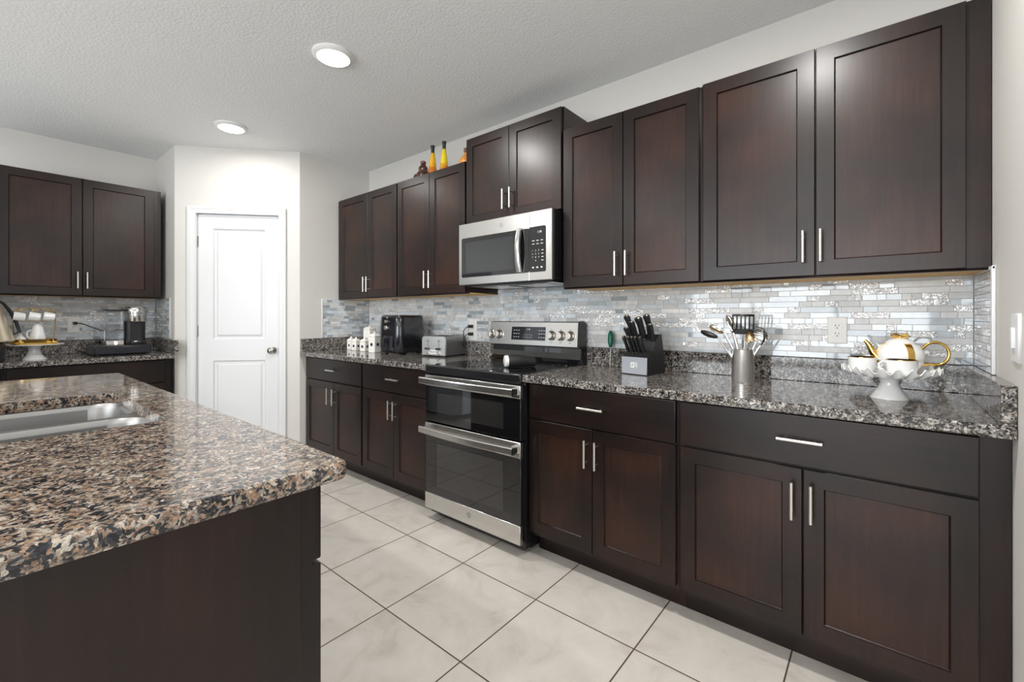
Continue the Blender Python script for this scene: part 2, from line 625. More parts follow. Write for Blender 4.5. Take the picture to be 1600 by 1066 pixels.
# the pantry box in the corner: three walls, the middle one turned across the corner with a door opening
b = MB(); b.box(XL - 0.1, C1.x, 1.03, 1.13, 0, ZC); struct('wall_pantry_left', b, M_WALL)
b = MB(); b.box(-3.85, -3.75, C2.y, YB, 0, ZC); struct('wall_pantry_right', b, M_WALL)
dv = (C2 - C1); DL = dv.length; dv.normalize(); nv = Vector((dv.y, -dv.x, 0))
def F_diag(u, z, n):
    return C1 + dv * u + nv * n + Vector((0, 0, z))
DO0, DO1, DOZ = 0.155, 0.795, 2.052
b = MB()
for u0, u1, z0, z1 in ((0, DO0, 0, ZC), (DO1, DL, 0, ZC), (DO0, DO1, DOZ, ZC)):
    b.rings([[F_diag(u0, z0, -0.1), F_diag(u1, z0, -0.1), F_diag(u1, z1, -0.1), F_diag(u0, z1, -0.1)], [F_diag(u0, z0, 0), F_diag(u1, z0, 0), F_diag(u1, z1, 0), F_diag(u0, z1, 0)]])
struct('wall_pantry_front', b, M_WALL)
# door slab with two raised panels
def F_d(u, z, n): return F_diag(u, z, n - 0.02)
b = MB()
su0, su1, pz = DO0 + 0.006, DO1 - 0.006, [(0.26, 0.845), (1.02, 1.93)]
pu0, pu1 = 0.275, 0.675
def fb(B, F, u0, u1, z0, z1, n0, n1):
    B.rings([[F(u0, z0, n0), F(u1, z0, n0), F(u1, z1, n0), F(u0, z1, n0)], [F(u0, z0, n1), F(u1, z0, n1), F(u1, z1, n1), F(u0, z1, n1)]])
fb(b, F_d, su0, pu0, 0.01, DOZ - 0.01, -0.03, 0)
fb(b, F_d, pu1, su1, 0.01, DOZ - 0.01, -0.03, 0)
fb(b, F_d, pu0, pu1, 0.01, pz[0][0], -0.03, 0)
fb(b, F_d, pu0, pu1, pz[0][1], pz[1][0], -0.03, 0)
fb(b, F_d, pu0, pu1, pz[1][1], DOZ - 0.01, -0.03, 0)
for z0, z1 in pz:
    b.nest(F_d, pu0, pu1, z0, z1, [(0, -0.03), (0, 0), (0.010, -0.013), (0.022, -0.013), (0.038, -0.002)])
door = struct('door_1', b, M_TRIM, ang=8)
setp(door, 'white two panel pantry door set across the corner', None)
b = MB()
ko = F_d(0.735, 0.925, 0)
kn = nv
b.cyl(ko, ko + kn * 0.008, 0.030, 0.028, 24)
b.cyl(ko + kn * 0.008, ko + kn * 0.035, 0.010, 0.012, 16)
b.tube([ko + kn * t for t in (0.032, 0.036, 0.045, 0.056, 0.064, 0.068)], [0.012, 0.022, 0.028, 0.027, 0.018, 0.002], 24)
struct('door_knob', b, M_KNOB, door)
for hz in (1.82, 1.09, 0.30):
    b = MB()
    b.cyl(F_d(DO0 + 0.002, hz - 0.045, 0.006), F_d(DO0 + 0.002, hz + 0.045, 0.006), 0.0065, None, 10)
    fb(b, F_d, DO0 - 0.012, DO0 + 0.012, hz - 0.045, hz + 0.045, 0.0, 0.003)
    struct('hinge', b, M_KNOB, door)
# casing: stepped profile mitred round the opening
b = MB()
prof = [(0.0, 0.0), (0.0, 0.016), (0.008, 0.020), (0.018, 0.018), (0.026, 0.012), (0.046, 0.009), (0.057, 0.006), (0.057, 0.0)]
co0, co1, coz = 0.098, 0.846, 2.106
rg = []
for ins, d in prof:
    rg.append([F_diag(co0 + ins, 0, d), F_diag(co0 + ins, coz - ins, d), F_diag(co1 - ins, coz - ins, d), F_diag(co1 - ins, 0, d)])
vr = [[b.bm.verts.new(p) for p in r] for r in rg]
for a, c in zip(vr, vr[1:] + vr[:1]):
    for i in range(3):
        b.face([a[i], a[i + 1], c[i + 1], c[i]])
struct('trim_1', b, M_TRIM)
b = MB()   # jamb
fb(b, F_diag, DO0 - 0.002, DO0 + 0.004, 0, DOZ, -0.1, 0.004)
fb(b, F_diag, DO1 - 0.004, DO1 + 0.002, 0, DOZ, -0.1, 0.004)
fb(b, F_diag, DO0, DO1, DOZ - 0.004, DOZ + 0.002, -0.1, 0.004)
struct('trim_2', b, M_TRIM)
b = MB()
for u0, u1 in ((0.0, co0), (co1, DL)):
    fb(b, F_diag, u0, u1, 0, 0.085, 0, 0.012)
struct('baseboard_pantry', b, M_TRIM)

# plain left wall; front and far walls with unseen windows added for light
def wall_open(name, F, u0, u1, z1, holes, t=0.1):
    B = MB()
    us = [u0]
    for h in holes:
        fb(B, F, us[-1], h[0], 0, z1, -t, 0)
        if h[2] > 0: fb(B, F, h[0], h[1], 0, h[2], -t, 0)
        fb(B, F, h[0], h[1], h[3], z1, -t, 0)
        us.append(h[1])
    fb(B, F, us[-1], u1, 0, z1, -t, 0)
    return struct(name, B, M_WALL)
M_GLASS = plain('window_glass', (1, 1, 1), 0.0, trans=1.0, ior=1.02, spec=0.3)
def window(name, F, u0, u1, z0, z1, panes, lab):
    B = MB()
    w = 0.05
    fb(B, F, u0, u0 + w, z0, z1, -0.07, -0.02); fb(B, F, u1 - w, u1, z0, z1, -0.07, -0.02)
    fb(B, F, u0, u1, z0, z0 + w, -0.07, -0.02); fb(B, F, u0, u1, z1 - w, z1, -0.07, -0.02)
    for k in range(1, panes):
        m_ = u0 + (u1 - u0) * k / panes
        fb(B, F, m_ - w / 2, m_ + w / 2, z0, z1, -0.07, -0.02)
    o = struct(name, B, M_TRIM)
    return o
b = MB(); b.box(XL - 0.1, XL, YFRONT, 1.03, 0, ZC); struct('wall_left', b, M_WALL)
FW = F_isl(YFRONT)
wall_open('wall_front', FW, XL, XFAR, ZC, [(-3.1, 0.7, 0.35, 2.3)])
window('unseen_window_2', FW, -3.1, 0.7, 0.35, 2.3, 3, '')
FR = F_right(XFAR)
wall_open('wall_far_right', FR, YFRONT, YB, ZC, [(-3.3, 0.1, 0.4, 2.3)])
window('unseen_window_1', FR, -3.3, 0.1, 0.4, 2.3, 3, '')
b = MB(); b.box(XR + 0.12, XFAR, YB, YB + 0.1, 0, ZC); struct('wall_back_right', b, M_WALL)

# ceiling lights
def ceiling_light():
    t = thing('ceiling_light', 'x', 'ceiling light', (LAMPS[0][0], LAMPS[0][1], ZC), group='round recessed ceiling lights')
    B = MB(); B.lathe((0, 0, 0), [(0.0, 0), (0.105, 0), (0.105, -0.006), (0.096, -0.016), (0.082, -0.019), (0.08, -0.012), (0.0, -0.012)], 40)
    obj('trim_ring', B, M_LRING, t, local=True)
    B = MB(); B.lathe((0, 0, 0), [(0, -0.012), (0.081, -0.0125), (0.074, -0.021), (0.05, -0.024), (0, -0.025)], 40)
    obj('diffuser', B, M_LAMP, t, local=True)
    return t
LL = ['round white ceiling light in front of the pantry door', 'round white ceiling light nearer the range', 'round ceiling light over the floor by the long right counter', 'unseen added ceiling light behind the island toward the left wall', 'unseen added ceiling light behind the island middle', 'unseen added ceiling light behind the island near end', 'unseen added ceiling light in the room right of the kitchen', 'unseen added ceiling light in the far right of the room', 'unseen added ceiling light by the front windows']
cl = ceiling_light()
for i, (x, y) in enumerate(LAMPS):
    o = cl if i == 0 else copy_tree(cl, (x, y, ZC), 0)
    o['label'] = LL[i]
    area('downlight', (x, y, ZC - 0.03), (0, 0, 0), 0.15, 0.15, 5.5 if i == 0 else 15 if y > 0 else 12, (1.0, 0.975, 0.945), 'DISK', 180)

# ------------------------------------------------------------------ cabinets
RINGS_SLAB = [(0, 0), (0, 0.017), (0.0015, 0.0195), (0.003, 0.020)]
def shaker(fw=0.057):
    return [(0, 0), (0, 0.0175), (0.002, 0.020), (fw, 0.020), (fw + 0.0012, 0.0145), (fw + 0.004, 0.0115)]
def pull(F, u, z, L, vert, parent, n0=0.020):
    B = MB()
    d = n0 + 0.030
    h = L / 2
    if vert:
        B.cyl(F(u, z - h, d), F(u, z + h, d), 0.0058, None, 12)
        for s_ in (-1, 1):
            B.cyl(F(u, z + s_ * (h - 0.022), n0), F(u, z + s_ * (h - 0.022), d), 0.0038, None, 8)
    else:
        B.cyl(F(u - h, z, d), F(u + h, z, d), 0.0058, None, 12)
        for s_ in (-1, 1):
            B.cyl(F(u + s_ * (h - 0.022), z, n0), F(u + s_ * (h - 0.022), z, d), 0.0038, None, 8)
    return obj('handle', B, M_NICKEL, parent, label='brushed nickel bar handle')
def F0(u0, z0, n0):
    pass
def doors(F, t, spans, z0, z1, hz, L=0.125, fw=0.057):
    for u0, u1, hu in spans:
        B = MB(); B.nest(F, u0, u1, z0, z1, shaker(fw))
        d = obj('door', B, M_WOOD, t)
        B = MB(); B.nest(F, u0, u1, z0, z1, [(fw + 0.0042, 0.0112), (fw + 0.0042, 0.0119), (fw + 0.0048, 0.0122)])
        obj('door_panel', B, M_WOODP, d, label='browner centre panel')
        if hu is not None:
            pull(F, hu, hz, L, True, d)
def drawer(F, t, u0, u1, z0, z1, hu, L=0.13, hz=None):
    B = MB(); B.nest(F, u0, u1, z0, z1, RINGS_SLAB)
    d = obj('drawer_front', B, M_WOODH, t)
    if hu is not None:
        pull(F, hu, hz or (z0 + z1) / 2, L, False, d)
def base_cabinet(F, u0, u1, depth, spans, dr, label, loc, toe=0.077, fillers=(), ztop=0.878):
    t = thing('base_cabinet', label, 'cabinet', loc, group='dark base cabinets')
    B = MB()
    fb(B, F, u0, u1, 0.105, ztop, -depth, 0)
    obj('body', B, M_WOOD, t)
    B = MB()
    fb(B, F, u0, u1, 0.0, 0.105, -depth, -toe)
    obj('toe_kick', B, M_WOODH, t)
    doors(F, t, spans, 0.126, 0.690, 0.5825)
    for u0_, u1_, hu in dr:
        drawer(F, t, u0_, u1_, 0.6975, 0.868, hu, hz=0.787)
    return t
FB = F_back(1.802)
base_cabinet(FB, -3.747, -2.881, 0.59, [(-3.725, -3.279, -3.329), (-3.276, -2.890, -3.275 + 0.026)], [(-3.725, -2.890, -3.282)],
             'dark brown base cabinet at the far left, beside the pantry wall', (-3.3, 2.1, 0))
base_cabinet(FB, -2.880, -2.112, 0.59, [(-2.870, -2.500, -2.523), (-2.497, -2.120, -2.470)], [(-2.870, -2.120, -2.482)],
             'dark brown base cabinet directly left of the range', (-2.5, 2.1, 0))
base_cabinet(FB, -1.368, -0.6185, 0.59, [(-1.362, -1.0055, -1.029), (-1.002, -0.628, -0.976)], [(-1.362, -0.628, -1.0015)],
             'dark brown base cabinet directly right of the range', (-1.0, 2.1, 0))
base_cabinet(FB, -0.6175, 0.277, 0.59, [(-0.610, -0.2020, -0.2295), (-0.1985, 0.2146, -0.175)], [(-0.610, 0.2146, -0.2085)],
             'wide dark brown base cabinet under the right end counter', (-0.2, 2.1, 0))
FL = F_left(-4.325)
base_cabinet(FL, 0.12, 0.992, 0.60, [(0.135, 0.545, 0.52), (0.549, 0.950, 0.575)], [(0.135, 0.950, 0.54)],
             'dark base cabinet on the left wall beside the pantry', (-4.6, 0.55, 0))
base_cabinet(FL, -0.12, 0.119, 0.60, [(-0.11, 0.105, 0.08)], [(-0.11, 0.105, None)],
             'dark base cabinet at the left wall counter end', (-4.6, 0.0, 0))

def wall_cabinet(F, u0, u1, z0, z1, spans, hz, label, loc, depth=0.312, dz0=0.003, dz1=0.004, under=True, L=0.122):
    t = thing('wall_cabinet', label, 'cabinet', loc, group='dark wall cabinets')
    B = MB()
    fb(B, F, u0, u1, z0 + 0.004, z1, -depth, 0)
    obj('body', B, M_WOOD, t)
    if under:
        B = MB()
        fb(B, F, u0 + 0.002, u1 - 0.002, z0, z0 + 0.004, -depth + 0.001, -0.018)
        obj('underside_panel', B, M_MAPLE, t, label='golden maple underside')
        B = MB()
        fb(B, F, u0, u1, z0 - 0.004, z0 + 0.004, -0.018, 0)
        obj('bottom_rail', B, M_WOODH, t)
    doors(F, t, spans, z0 + dz0, z1 - dz1, hz, L)
    return t
FU = F_back(2.087)
wall_cabinet(FU, -3.747, -2.859, 1.362, 2.237, [(-3.700, -3.2585, -3.277), (-3.255, -2.866, -3.230)], 1.4715, 'dark upper cabinet at the far left end of the range wall', (-3.3, 2.24, 1.362))
wall_cabinet(FU, -2.858, -2.110, 1.362, 2.237, [(-2.850, -2.4765, -2.500), (-2.4735, -2.116, -2.448)], 1.4695, 'dark upper cabinet left of the microwave with bottles on top', (-2.5, 2.24, 1.362))
wall_cabinet(FU, -2.108, -1.352, 1.800, 2.374, [(-2.100, -1.7360, -1.763), (-1.7330, -1.358, -1.707)], 1.919, 'short dark upper cabinet above the microwave, taller than its neighbours', (-1.73, 2.24, 1.80), under=False)
wall_cabinet(FU, -1.350, -0.6155, 1.360, 2.238, [(-1.343, -0.9915, -1.021), (-0.9885, -0.6235, -0.965)], 1.4700, 'dark upper cabinet directly right of the microwave', (-1.0, 2.24, 1.36))
wall_cabinet(FU, -0.6145, 0.277, 1.360, 2.243, [(-0.6065, -0.1930, -0.229), (-0.1895, 0.2187, -0.173)], 1.4755, 'large dark upper cabinet at the right end of the wall', (-0.2, 2.24, 1.36))
FLU = F_left(-4.62)
wall_cabinet(FLU, 0.08, 0.992, 1.360, 2.244, [(0.093, 0.5155, 0.489), (0.5185, 0.942, 0.541)], 1.477, 'dark upper cabinet on the left wall above the coffee machine', (-4.78, 0.54, 1.36), depth=0.309)

# ------------------------------------------------------------------ countertops
def slab(B, pts_fn, z1, t, e=0.006, hole=None):
    """eased slab from outline function pts_fn(inset)"""
    prof = [(e, z1), (e * 0.3, z1 - e * 0.3), (0, z1 - e), (0, z1 - t + e), (e * 0.3, z1 - t + e * 0.3), (e, z1 - t)]
    vr = [[B.bm.verts.new((x, y, z)) for x, y in pts_fn(i)] for i, z in prof]
    n = len(vr[0])
    for a, c in zip(vr, vr[1:]):
        for i in range(n):
            j = (i + 1) % n
            B.face([a[i], a[j], c[j], c[i]])
    if not hole:
        B.face(vr[0]); B.face(vr[-1][::-1])
        return
    hp = hole
    hv = [[B.bm.verts.new((x, y, z)) for x, y in hp] for z in (z1, z1 - t)]
    m = len(hp)
    for i in range(m):
        j = (i + 1) % m
        B.face([hv[0][i], hv[0][j], hv[1][j], hv[1][i]])
    for o_, h_ in ((vr[0], hv[0]), (vr[-1], hv[1])):
        es = []
        for ring in (o_, h_):
            k = len(ring)
            for i in range(k):
                e_ = B.bm.edges.get((ring[i], ring[(i + 1) % k])) or B.bm.edges.new((ring[i], ring[(i + 1) % k]))
                es.append(e_)
        bmesh.ops.triangle_fill(B.bm, edges=es, use_beauty=True)
def rect_fn(x0, x1, y0, y1, r, lock=()):
    def f(i):
        a0 = x0 if 'x0' in lock else x0 + i
        a1 = x1 if 'x1' in lock else x1 - i
        c1 = y1 if 'y1' in lock else y1 - i
        return rrect(a0, a1, y0 + i, c1, max(r - i, 0.001), 5)
    return f
CT = 0.0355
def counter(label, loc, x0, x1, y0, y1, strips):
    t = thing('countertop', label, 'countertop', loc, group='granite countertops along the walls')
    B = MB(); slab(B, rect_fn(x0, x1, y0, y1, 0.004), 0.914, CT, 0.005)
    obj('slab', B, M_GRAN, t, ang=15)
    for s_ in strips:
        B = MB(); B.box(*s_, 0.9142, 1.0205, 0.0025, 2)
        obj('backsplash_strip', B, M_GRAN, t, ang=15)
    return t
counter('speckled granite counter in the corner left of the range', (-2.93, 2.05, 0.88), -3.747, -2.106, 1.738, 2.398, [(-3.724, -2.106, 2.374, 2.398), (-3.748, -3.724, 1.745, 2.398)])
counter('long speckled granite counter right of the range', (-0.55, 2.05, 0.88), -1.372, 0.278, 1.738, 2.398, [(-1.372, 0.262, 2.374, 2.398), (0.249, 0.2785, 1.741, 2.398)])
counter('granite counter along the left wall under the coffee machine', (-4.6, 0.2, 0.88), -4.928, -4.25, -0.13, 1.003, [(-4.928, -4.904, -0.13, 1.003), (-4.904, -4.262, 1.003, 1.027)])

# mosaic backsplashes, real little tiles on a grout bed
def mosaic(name, F, u0, u1, z0, z1, label, loc, seed, dark=0.0, umax=0.15):
    rnd = random.Random(seed)
    B = MB()
    B.mat(4)
    fb(B, F, u0, u1, z0, z1, 0.0008, 0.005)
    rows = max(1, round((z1 - z0) / 0.0243))
    h = (z1 - z0) / rows
    g = 0.0010
    for r_ in range(rows):
        za, zb = z0 + r_ * h + g, z0 + (r_ + 1) * h - g
        u = u0 - rnd.random() * 0.08
        while u < u1:
            L = rnd.choice([0.03, 0.048, 0.048, 0.075, 0.10, 0.125, umax])
            a, c = max(u, u0) + g, min(u + L, u1) - g
            u += L
            if c - a < 0.004:
                continue
            k = rnd.random()
            mi = 0 if k < 0.33 else 1 if k < 0.62 else 2 if k < 0.76 + dark else 3
            
            B.mat(mi)
            n = 0.0075 + rnd.uniform(-0.0004, 0.0004)
            B.rings([[F(a, za, 0.005), F(c, za, 0.005), F(c, zb, 0.005), F(a, zb, 0.005)], [F(a, za, n), F(c, za, n), F(c, zb, n), F(a, zb, n)]], False, True)
    return obj(name, B, M_TILES, at=loc, label=label, cat='tile backsplash', group='grey mosaic tile backsplashes')
mosaic('tile_backsplash', F_back(YB), -3.742, 0.272, 1.0215, 1.398, 'grey and silver mosaic tile backsplash on the long range wall', (-1.73, YB, 1.02), 3)
mosaic('tile_backsplash', F_left(-3.75), 1.94, 2.391, 1.0215, 1.354, 'small grey mosaic tile panel on the pantry side wall left of the canisters', (-3.75, 2.17, 1.02), 4, 0.26, 0.10)
mosaic('tile_backsplash', F_right(XR), 2.05, 2.391, 1.0215, 1.352, 'narrow mosaic tile panel on the right side wall beside the cake stand', (XR, 2.2, 1.02), 5, 0.28, 0.08)
mosaic('tile_backsplash', F_left(XL), -0.13, 1.021, 1.0215, 1.360, 'grey mosaic tile backsplash behind the coffee machine', (XL, 0.2, 1.02), 6)
mosaic('tile_backsplash', F_back(1.03), -4.921, -4.50, 1.028, 1.358, 'dark mosaic tile panel on the pantry wall beside the coffee machine', (-4.7, 1.03, 1.02), 8, 0.25, 0.06)
b = MB(); b.box(XR - 0.010, XR - 0.0003, 2.028, 2.049, 1.0215, 1.364, 0.003); b.box(XR - 0.009, XR - 0.0003, 2.028, 2.391, 1.353, 1.3645, 0.002)
struct('trim_3', b, M_TRIM)
b = MB(); b.box(-4.499, -4.484, 1.020, 1.0297, 1.028, 1.360, 0.002)
struct('trim_4', b, M_TRIM)
b = MB(); b.box(-3.7497, -3.742, 1.930, 1.939, 1.0215, 1.358, 0.002); b.box(-3.7497, -3.742, 1.930, 2.08, 1.3545, 1.3595, 0.001)
struct('trim_5', b, M_TRIM)

# ------------------------------------------------------------------ island
isl = thing('island_cabinet', 'dark brown island base under the large granite top', 'kitchen island', (-1.95, 0.07, 0))
FI = F_isl(0.436)
b = MB()
fb(b, FI, -3.0, -0.884, 0.105, 0.66, -0.72, 0)           # carcass below the bowls
fb(b, FI, -3.0, -2.30, 0.66, 0.876, -0.72, 0)
fb(b, FI, -1.49, -0.884, 0.66, 0.876, -0.72, 0)
fb(b, FI, -2.30, -1.49, 0.66, 0.876, -0.02, 0)
fb(b, FI, -2.30, -1.49, 0.66, 0.876, -0.72, -0.69)
obj('body', b, M_WOOD, isl)
b = MB(); fb(b, FI, -2.98, -0.90, 0.0, 0.105, -0.70, -0.077); obj('toe_kick', b, M_WOODH, isl)
b = MB(); b.box(-0.884, -0.869, -0.300, 0.407, 0.0, 0.876, 0.001, 1); obj('end_panel', b, M_WOOD, isl)
doors(FI, isl, [(-1.34, -0.887, -1.31)], 0.126, 0.698, 0.58)
doors(FI, isl, [(-2.28, -1.905, -1.94), (-1.895, -1.50, -1.86)], 0.126, 0.698, 0.58)
doors(FI, isl, [(-2.98, -2.645, -2.67), (-2.64, -2.30, -2.61)], 0.126, 0.698, 0.58)
drawer(FI, isl, -1.34, -0.887, 0.708, 0.868, -1.11)
drawer(FI, isl, -2.28, -1.50, 0.708, 0.868, None)
drawer(FI, isl, -2.98, -2.30, 0.708, 0.868, -2.64)
HX0, HX1, HY0, HY1 = -2.255, -1.54, -0.13, 0.348
b = MB()
slab(b, rect_fn(-3.05, -0.818, -0.62, 0.485, 0.030), 0.914, CT, 0.009, rrect(HX0, HX1, HY0, HY1, 0.03, 6)[::-1])
obj('island_countertop', b, M_GRAN_I, at=(-1.93, -0.07, 0.8785), label='polished brown and black granite island top around the sink', cat='countertop', ang=15)
sk = thing('kitchen_sink', 'stainless steel double bowl sink set under the island top', 'sink', (-1.9, 0.1, 0.70))
b = MB()
B1 = (-2.262, -1.918, -0.135, 0.353); B2 = (-1.886, -1.533, -0.135, 0.353)
outer = [b.bm.verts.new((x, y, 0.8775)) for x, y in rrect(-2.285, -1.51, -0.16, 0.378, 0.05, 6)]
loops = []
for q in (B1, B2):
    loops.append([b.bm.verts.new((x, y, 0.8775)) for x, y in rrect(*q, 0.085, 8)])
es = []
for ring in [outer] + loops:
    for i in range(len(ring)):
        es.append(b.bm.edges.new((ring[i], ring[(i + 1) % len(ring)])))
bmesh.ops.triangle_fill(b.bm, edges=es, use_beauty=True)
obj('rim', b, M_SINK, sk, ang=15)
for q in (B1, B2):
    b = MB()
    rr = []
    for ins, z, r in ((0, 0.8775, 0.085), (0.002, 0.874, 0.083), (0.006, 0.86, 0.08), (0.012, 0.76, 0.075), (0.018, 0.70, 0.07), (0.030, 0.683, 0.06), (0.055, 0.676, 0.045), (0.12, 0.672, 0.02)):
        rr.append([(x, y, z) for x, y in rrect(q[0] + ins, q[1] - ins, q[2] + ins, q[3] - ins, r, 8)])
    b.rings(rr, False, True)
    o = obj('bowl', b, M_SINK, sk)
    b = MB(); cx, cy = (q[0] + q[1]) / 2, (q[2] + q[3]) / 2
    b.lathe((cx, cy, 0.6725), [(0.055, 0), (0.052, 0.003), (0.04, 0.001), (0.0, -0.001)], 24)
    obj('drain', b, M_CHROME, o)

# ------------------------------------------------------------------ range
rg_ = thing('range', 'stainless steel and black double oven electric range', 'range', (-1.735, 2.04, 0))
X0, X1 = -2.098, -1.369
b = MB()
b.box(X0 + 0.003, X1 - 0.003, 1.765, 2.36, 0.03, 0.902, 0.004)
b.box(X0 + 0.03, X1 - 0.03, 1.85, 2.30, 0.0, 0.03)
obj('body', b, M_BLK, rg_)
b = MB()   # cooktop glass with a raised black frame and rounded front lip
b.box(X0, X1, 1.722, 2.345, 0.872, 0.917, 0.007, 3)
obj('cooktop_frame', b, M_BLK, rg_)
b = MB(); b.box(X0 + 0.012, X1 - 0.012, 1.745, 2.31, 0.9155, 0.9185, 0.0012, 1)
ck = obj('cooktop_glass', b, M_BLKGLASS, rg_)
b = MB()
for cx, cy, r in ((-1.92, 1.90, 0.105), (-1.55, 1.90, 0.085), (-1.92, 2.17, 0.075), (-1.55, 2.17, 0.10)):
    for rr_ in (r, r * 0.65):
        n = 48
        vr = [[b.bm.verts.new((cx + q * math.cos(2 * math.pi * k / n), cy + q * math.sin(2 * math.pi * k / n), 0.9188)) for k in range(n)] for q in (rr_, rr_ - 0.0015)]
        for k in range(n):
            b.face([vr[0][k], vr[0][(k + 1) % n], vr[1][(k + 1) % n], vr[1][k]])
obj('burner_marking', b, M_TEXTK, ck)
FRG = F_back(1.74)
def oven_door(zb, zt, band, hz, low=None):
    B = MB(); B.nest(FRG, X0 + 0.003, X1 - 0.002, zb, zt, [(0, -0.022), (0, 0.013), (0.003, 0.016)])
    d = obj('oven_door', B, M_BLKGLASS, rg_)
    B = MB(); B.nest(FRG, X0 + 0.105, X1 - 0.115, (low or zb) + 0.045, zt - band - 0.035, [(0, 0.0155), (0.0, 0.0164), (0.001, 0.0166)])
    obj('window', B, M_OVGLASS, d)
    B = MB(); B.nest(FRG, X0 + 0.001, X1 - 0.001, zt - band, zt, [(0, 0.0), (0, 0.018), (0.003, 0.021)])
    obj('steel_band', B, M_STEEL, d, label='brushed steel top band')
    # bowed flat handle with end brackets
    B = MB()
    n = 14
    rr2 = []
    hx0, hx1 = X0 - 0.0 + 0.004, X1 - 0.012
    for k in range(n + 1):
        s_ = k / n
        x = hx0 + (hx1 - hx0) * s_
        bow = 0.052 + 0.016 * math.sin(math.pi * s_)
        rr2.append([FRG(x, hz - 0.017, 0.021 + bow - 0.010), FRG(x, hz - 0.0185, 0.021 + bow - 0.004), FRG(x, hz - 0.014, 0.021 + bow), FRG(x, hz + 0.014, 0.021 + bow), FRG(x, hz + 0.0185, 0.021 + bow - 0.004), FRG(x, hz + 0.017, 0.021 + bow - 0.010)])
    B.rings(rr2)
    for xa, xb in ((hx0, hx0 + 0.03), (hx1 - 0.03, hx1)):
        fb(B, FRG, xa, xb, hz - 0.017, hz + 0.017, 0.018, 0.070)
    h = obj('handle', B, M_STEEL, d, label='wide bowed steel handle')
    B = MB(); fb(B, lambda u, z, n: Vector((hx1 + 0.0006 + n, 1.74 - 0.018 - u, z)), 0.010, 0.044, hz - 0.011, hz + 0.011, -0.001, 0.0004)
    B2_ = obj('handle_end_cap', B, M_BLKM, d, label='black handle end insert')
    return d
oven_door(0.586, 0.860, 0.064, 0.832)
d2 = oven_door(0.068, 0.578, 0.078, 0.543, low=0.165)
b = MB(); b.nest(FRG, X0 + 0.001, X1 - 0.001, 0.068, 0.163, [(0, 0.0), (0, 0.018), (0.003, 0.021)])
obj('steel_kick_panel', b, M_STEEL, rg_)
b = MB()
lc = FRG(-1.728, 0.122, 0.0212)
def badge(B, F, u, z, r, n):
    ring = lambda q, nn: [F(u + q * math.cos(2 * math.pi * k / 28), z + q * math.sin(2 * math.pi * k / 28), nn) for k in range(28)]
    B.mat(0); B.rings([ring(r, n), ring(r, n + 0.0012), ring(r * 0.86, n + 0.0012)], True, True)
    B.mat(1)
    vr = [[B.bm.verts.new(p) for p in ring(q, n + 0.0015)] for q in (r * 0.86, r * 0.74)]
    for k in range(28):
        B.face([vr[0][k], vr[0][(k + 1) % 28], vr[1][(k + 1) % 28], vr[1][k]])
    text_mesh(B, 'GE', F, u, z, r * 1.05, n + 0.0016)
M_BADGE = plain('badge_grey', (0.30, 0.30, 0.30), 0.4, 0.6)
M_BADGE2 = plain('badge_light', (0.62, 0.62, 0.62), 0.4, 0.6)
badge(b, FRG, -1.728, 0.122, 0.017, 0.021)
obj('round_badge', b, [M_BADGE, M_BADGE2], rg_)
# backguard: black sweep and tilted steel control panel
b = MB()
sw = [(2.262, 0.9175), (2.290, 0.925), (2.306, 0.945), (2.314, 0.98), (2.318, 1.03), (2.36, 1.03), (2.362, 0.90), (2.262, 0.90)]
b.prism(sw, lambda a, c, w: (w, a, c), X0 + 0.014, X1 - 0.008)
obj('backguard', b, M_BLKGLASS, rg_)
tilt = 0.10
def FP(u, z, n):     # tilted control panel, z up the panel from its lower edge, n outward
    return Vector((u, 2.297 + z * math.sin(tilt) - n * math.cos(tilt), 1.018 + z * math.cos(tilt) + n * math.sin(tilt)))
b = MB()
b.nest(FP, X0 - 0.006, X1 - 0.020, 0.0, 0.153, [(0, -0.03), (0, 0.0), (0.003, 0.004)])
pn = obj('control_panel', b, M_STEEL, rg_)
b = MB()
b.prism([(2.288, 1.012), (2.302, 1.176), (2.34, 1.178), (2.371, 1.165), (2.372, 0.92), (2.352, 0.905), (2.330, 1.01)], lambda a, c, w: (w, a, c), X1 - 0.020, X1 - 0.004)
b.prism([(2.310, 1.010), (2.320, 1.173), (2.371, 1.165), (2.372, 1.0)], lambda a, c, w: (w, a, c), X0 - 0.004, X1 - 0.020)
obj('panel_housing', b, M_BLK, rg_)
b = MB(); b.nest(FP, -1.905, -1.628, 0.034, 0.121, [(0, 0.003), (0, 0.0048), (0.001, 0.0052)])
dp = obj('display', b, M_BLKGLASS, pn)
b = MB()
rnd = random.Random(2)
text_mesh(b, '1:38', FP, -1.765, 0.104, 0.018, 0.0055)
for cu_, cnt in ((-1.88, 3), (-1.675, 3)):
    for r_ in range(3):
        for c_ in range(cnt):
            fb(b, FP, cu_ + c_ * 0.019 - 0.006, cu_ + c_ * 0.019 + 0.005, 0.052 + r_ * 0.022, 0.0555 + r_ * 0.022, 0.0052, 0.0055)
for r_ in range(2):
    for c_, ch in enumerate('12345' if r_ else '67890'):
        text_mesh(b, ch, FP, -1.805 + c_ * 0.017, 0.052 + r_ * 0.016, 0.012, 0.0055)
obj('display_print', b, M_TEXTW, dp)
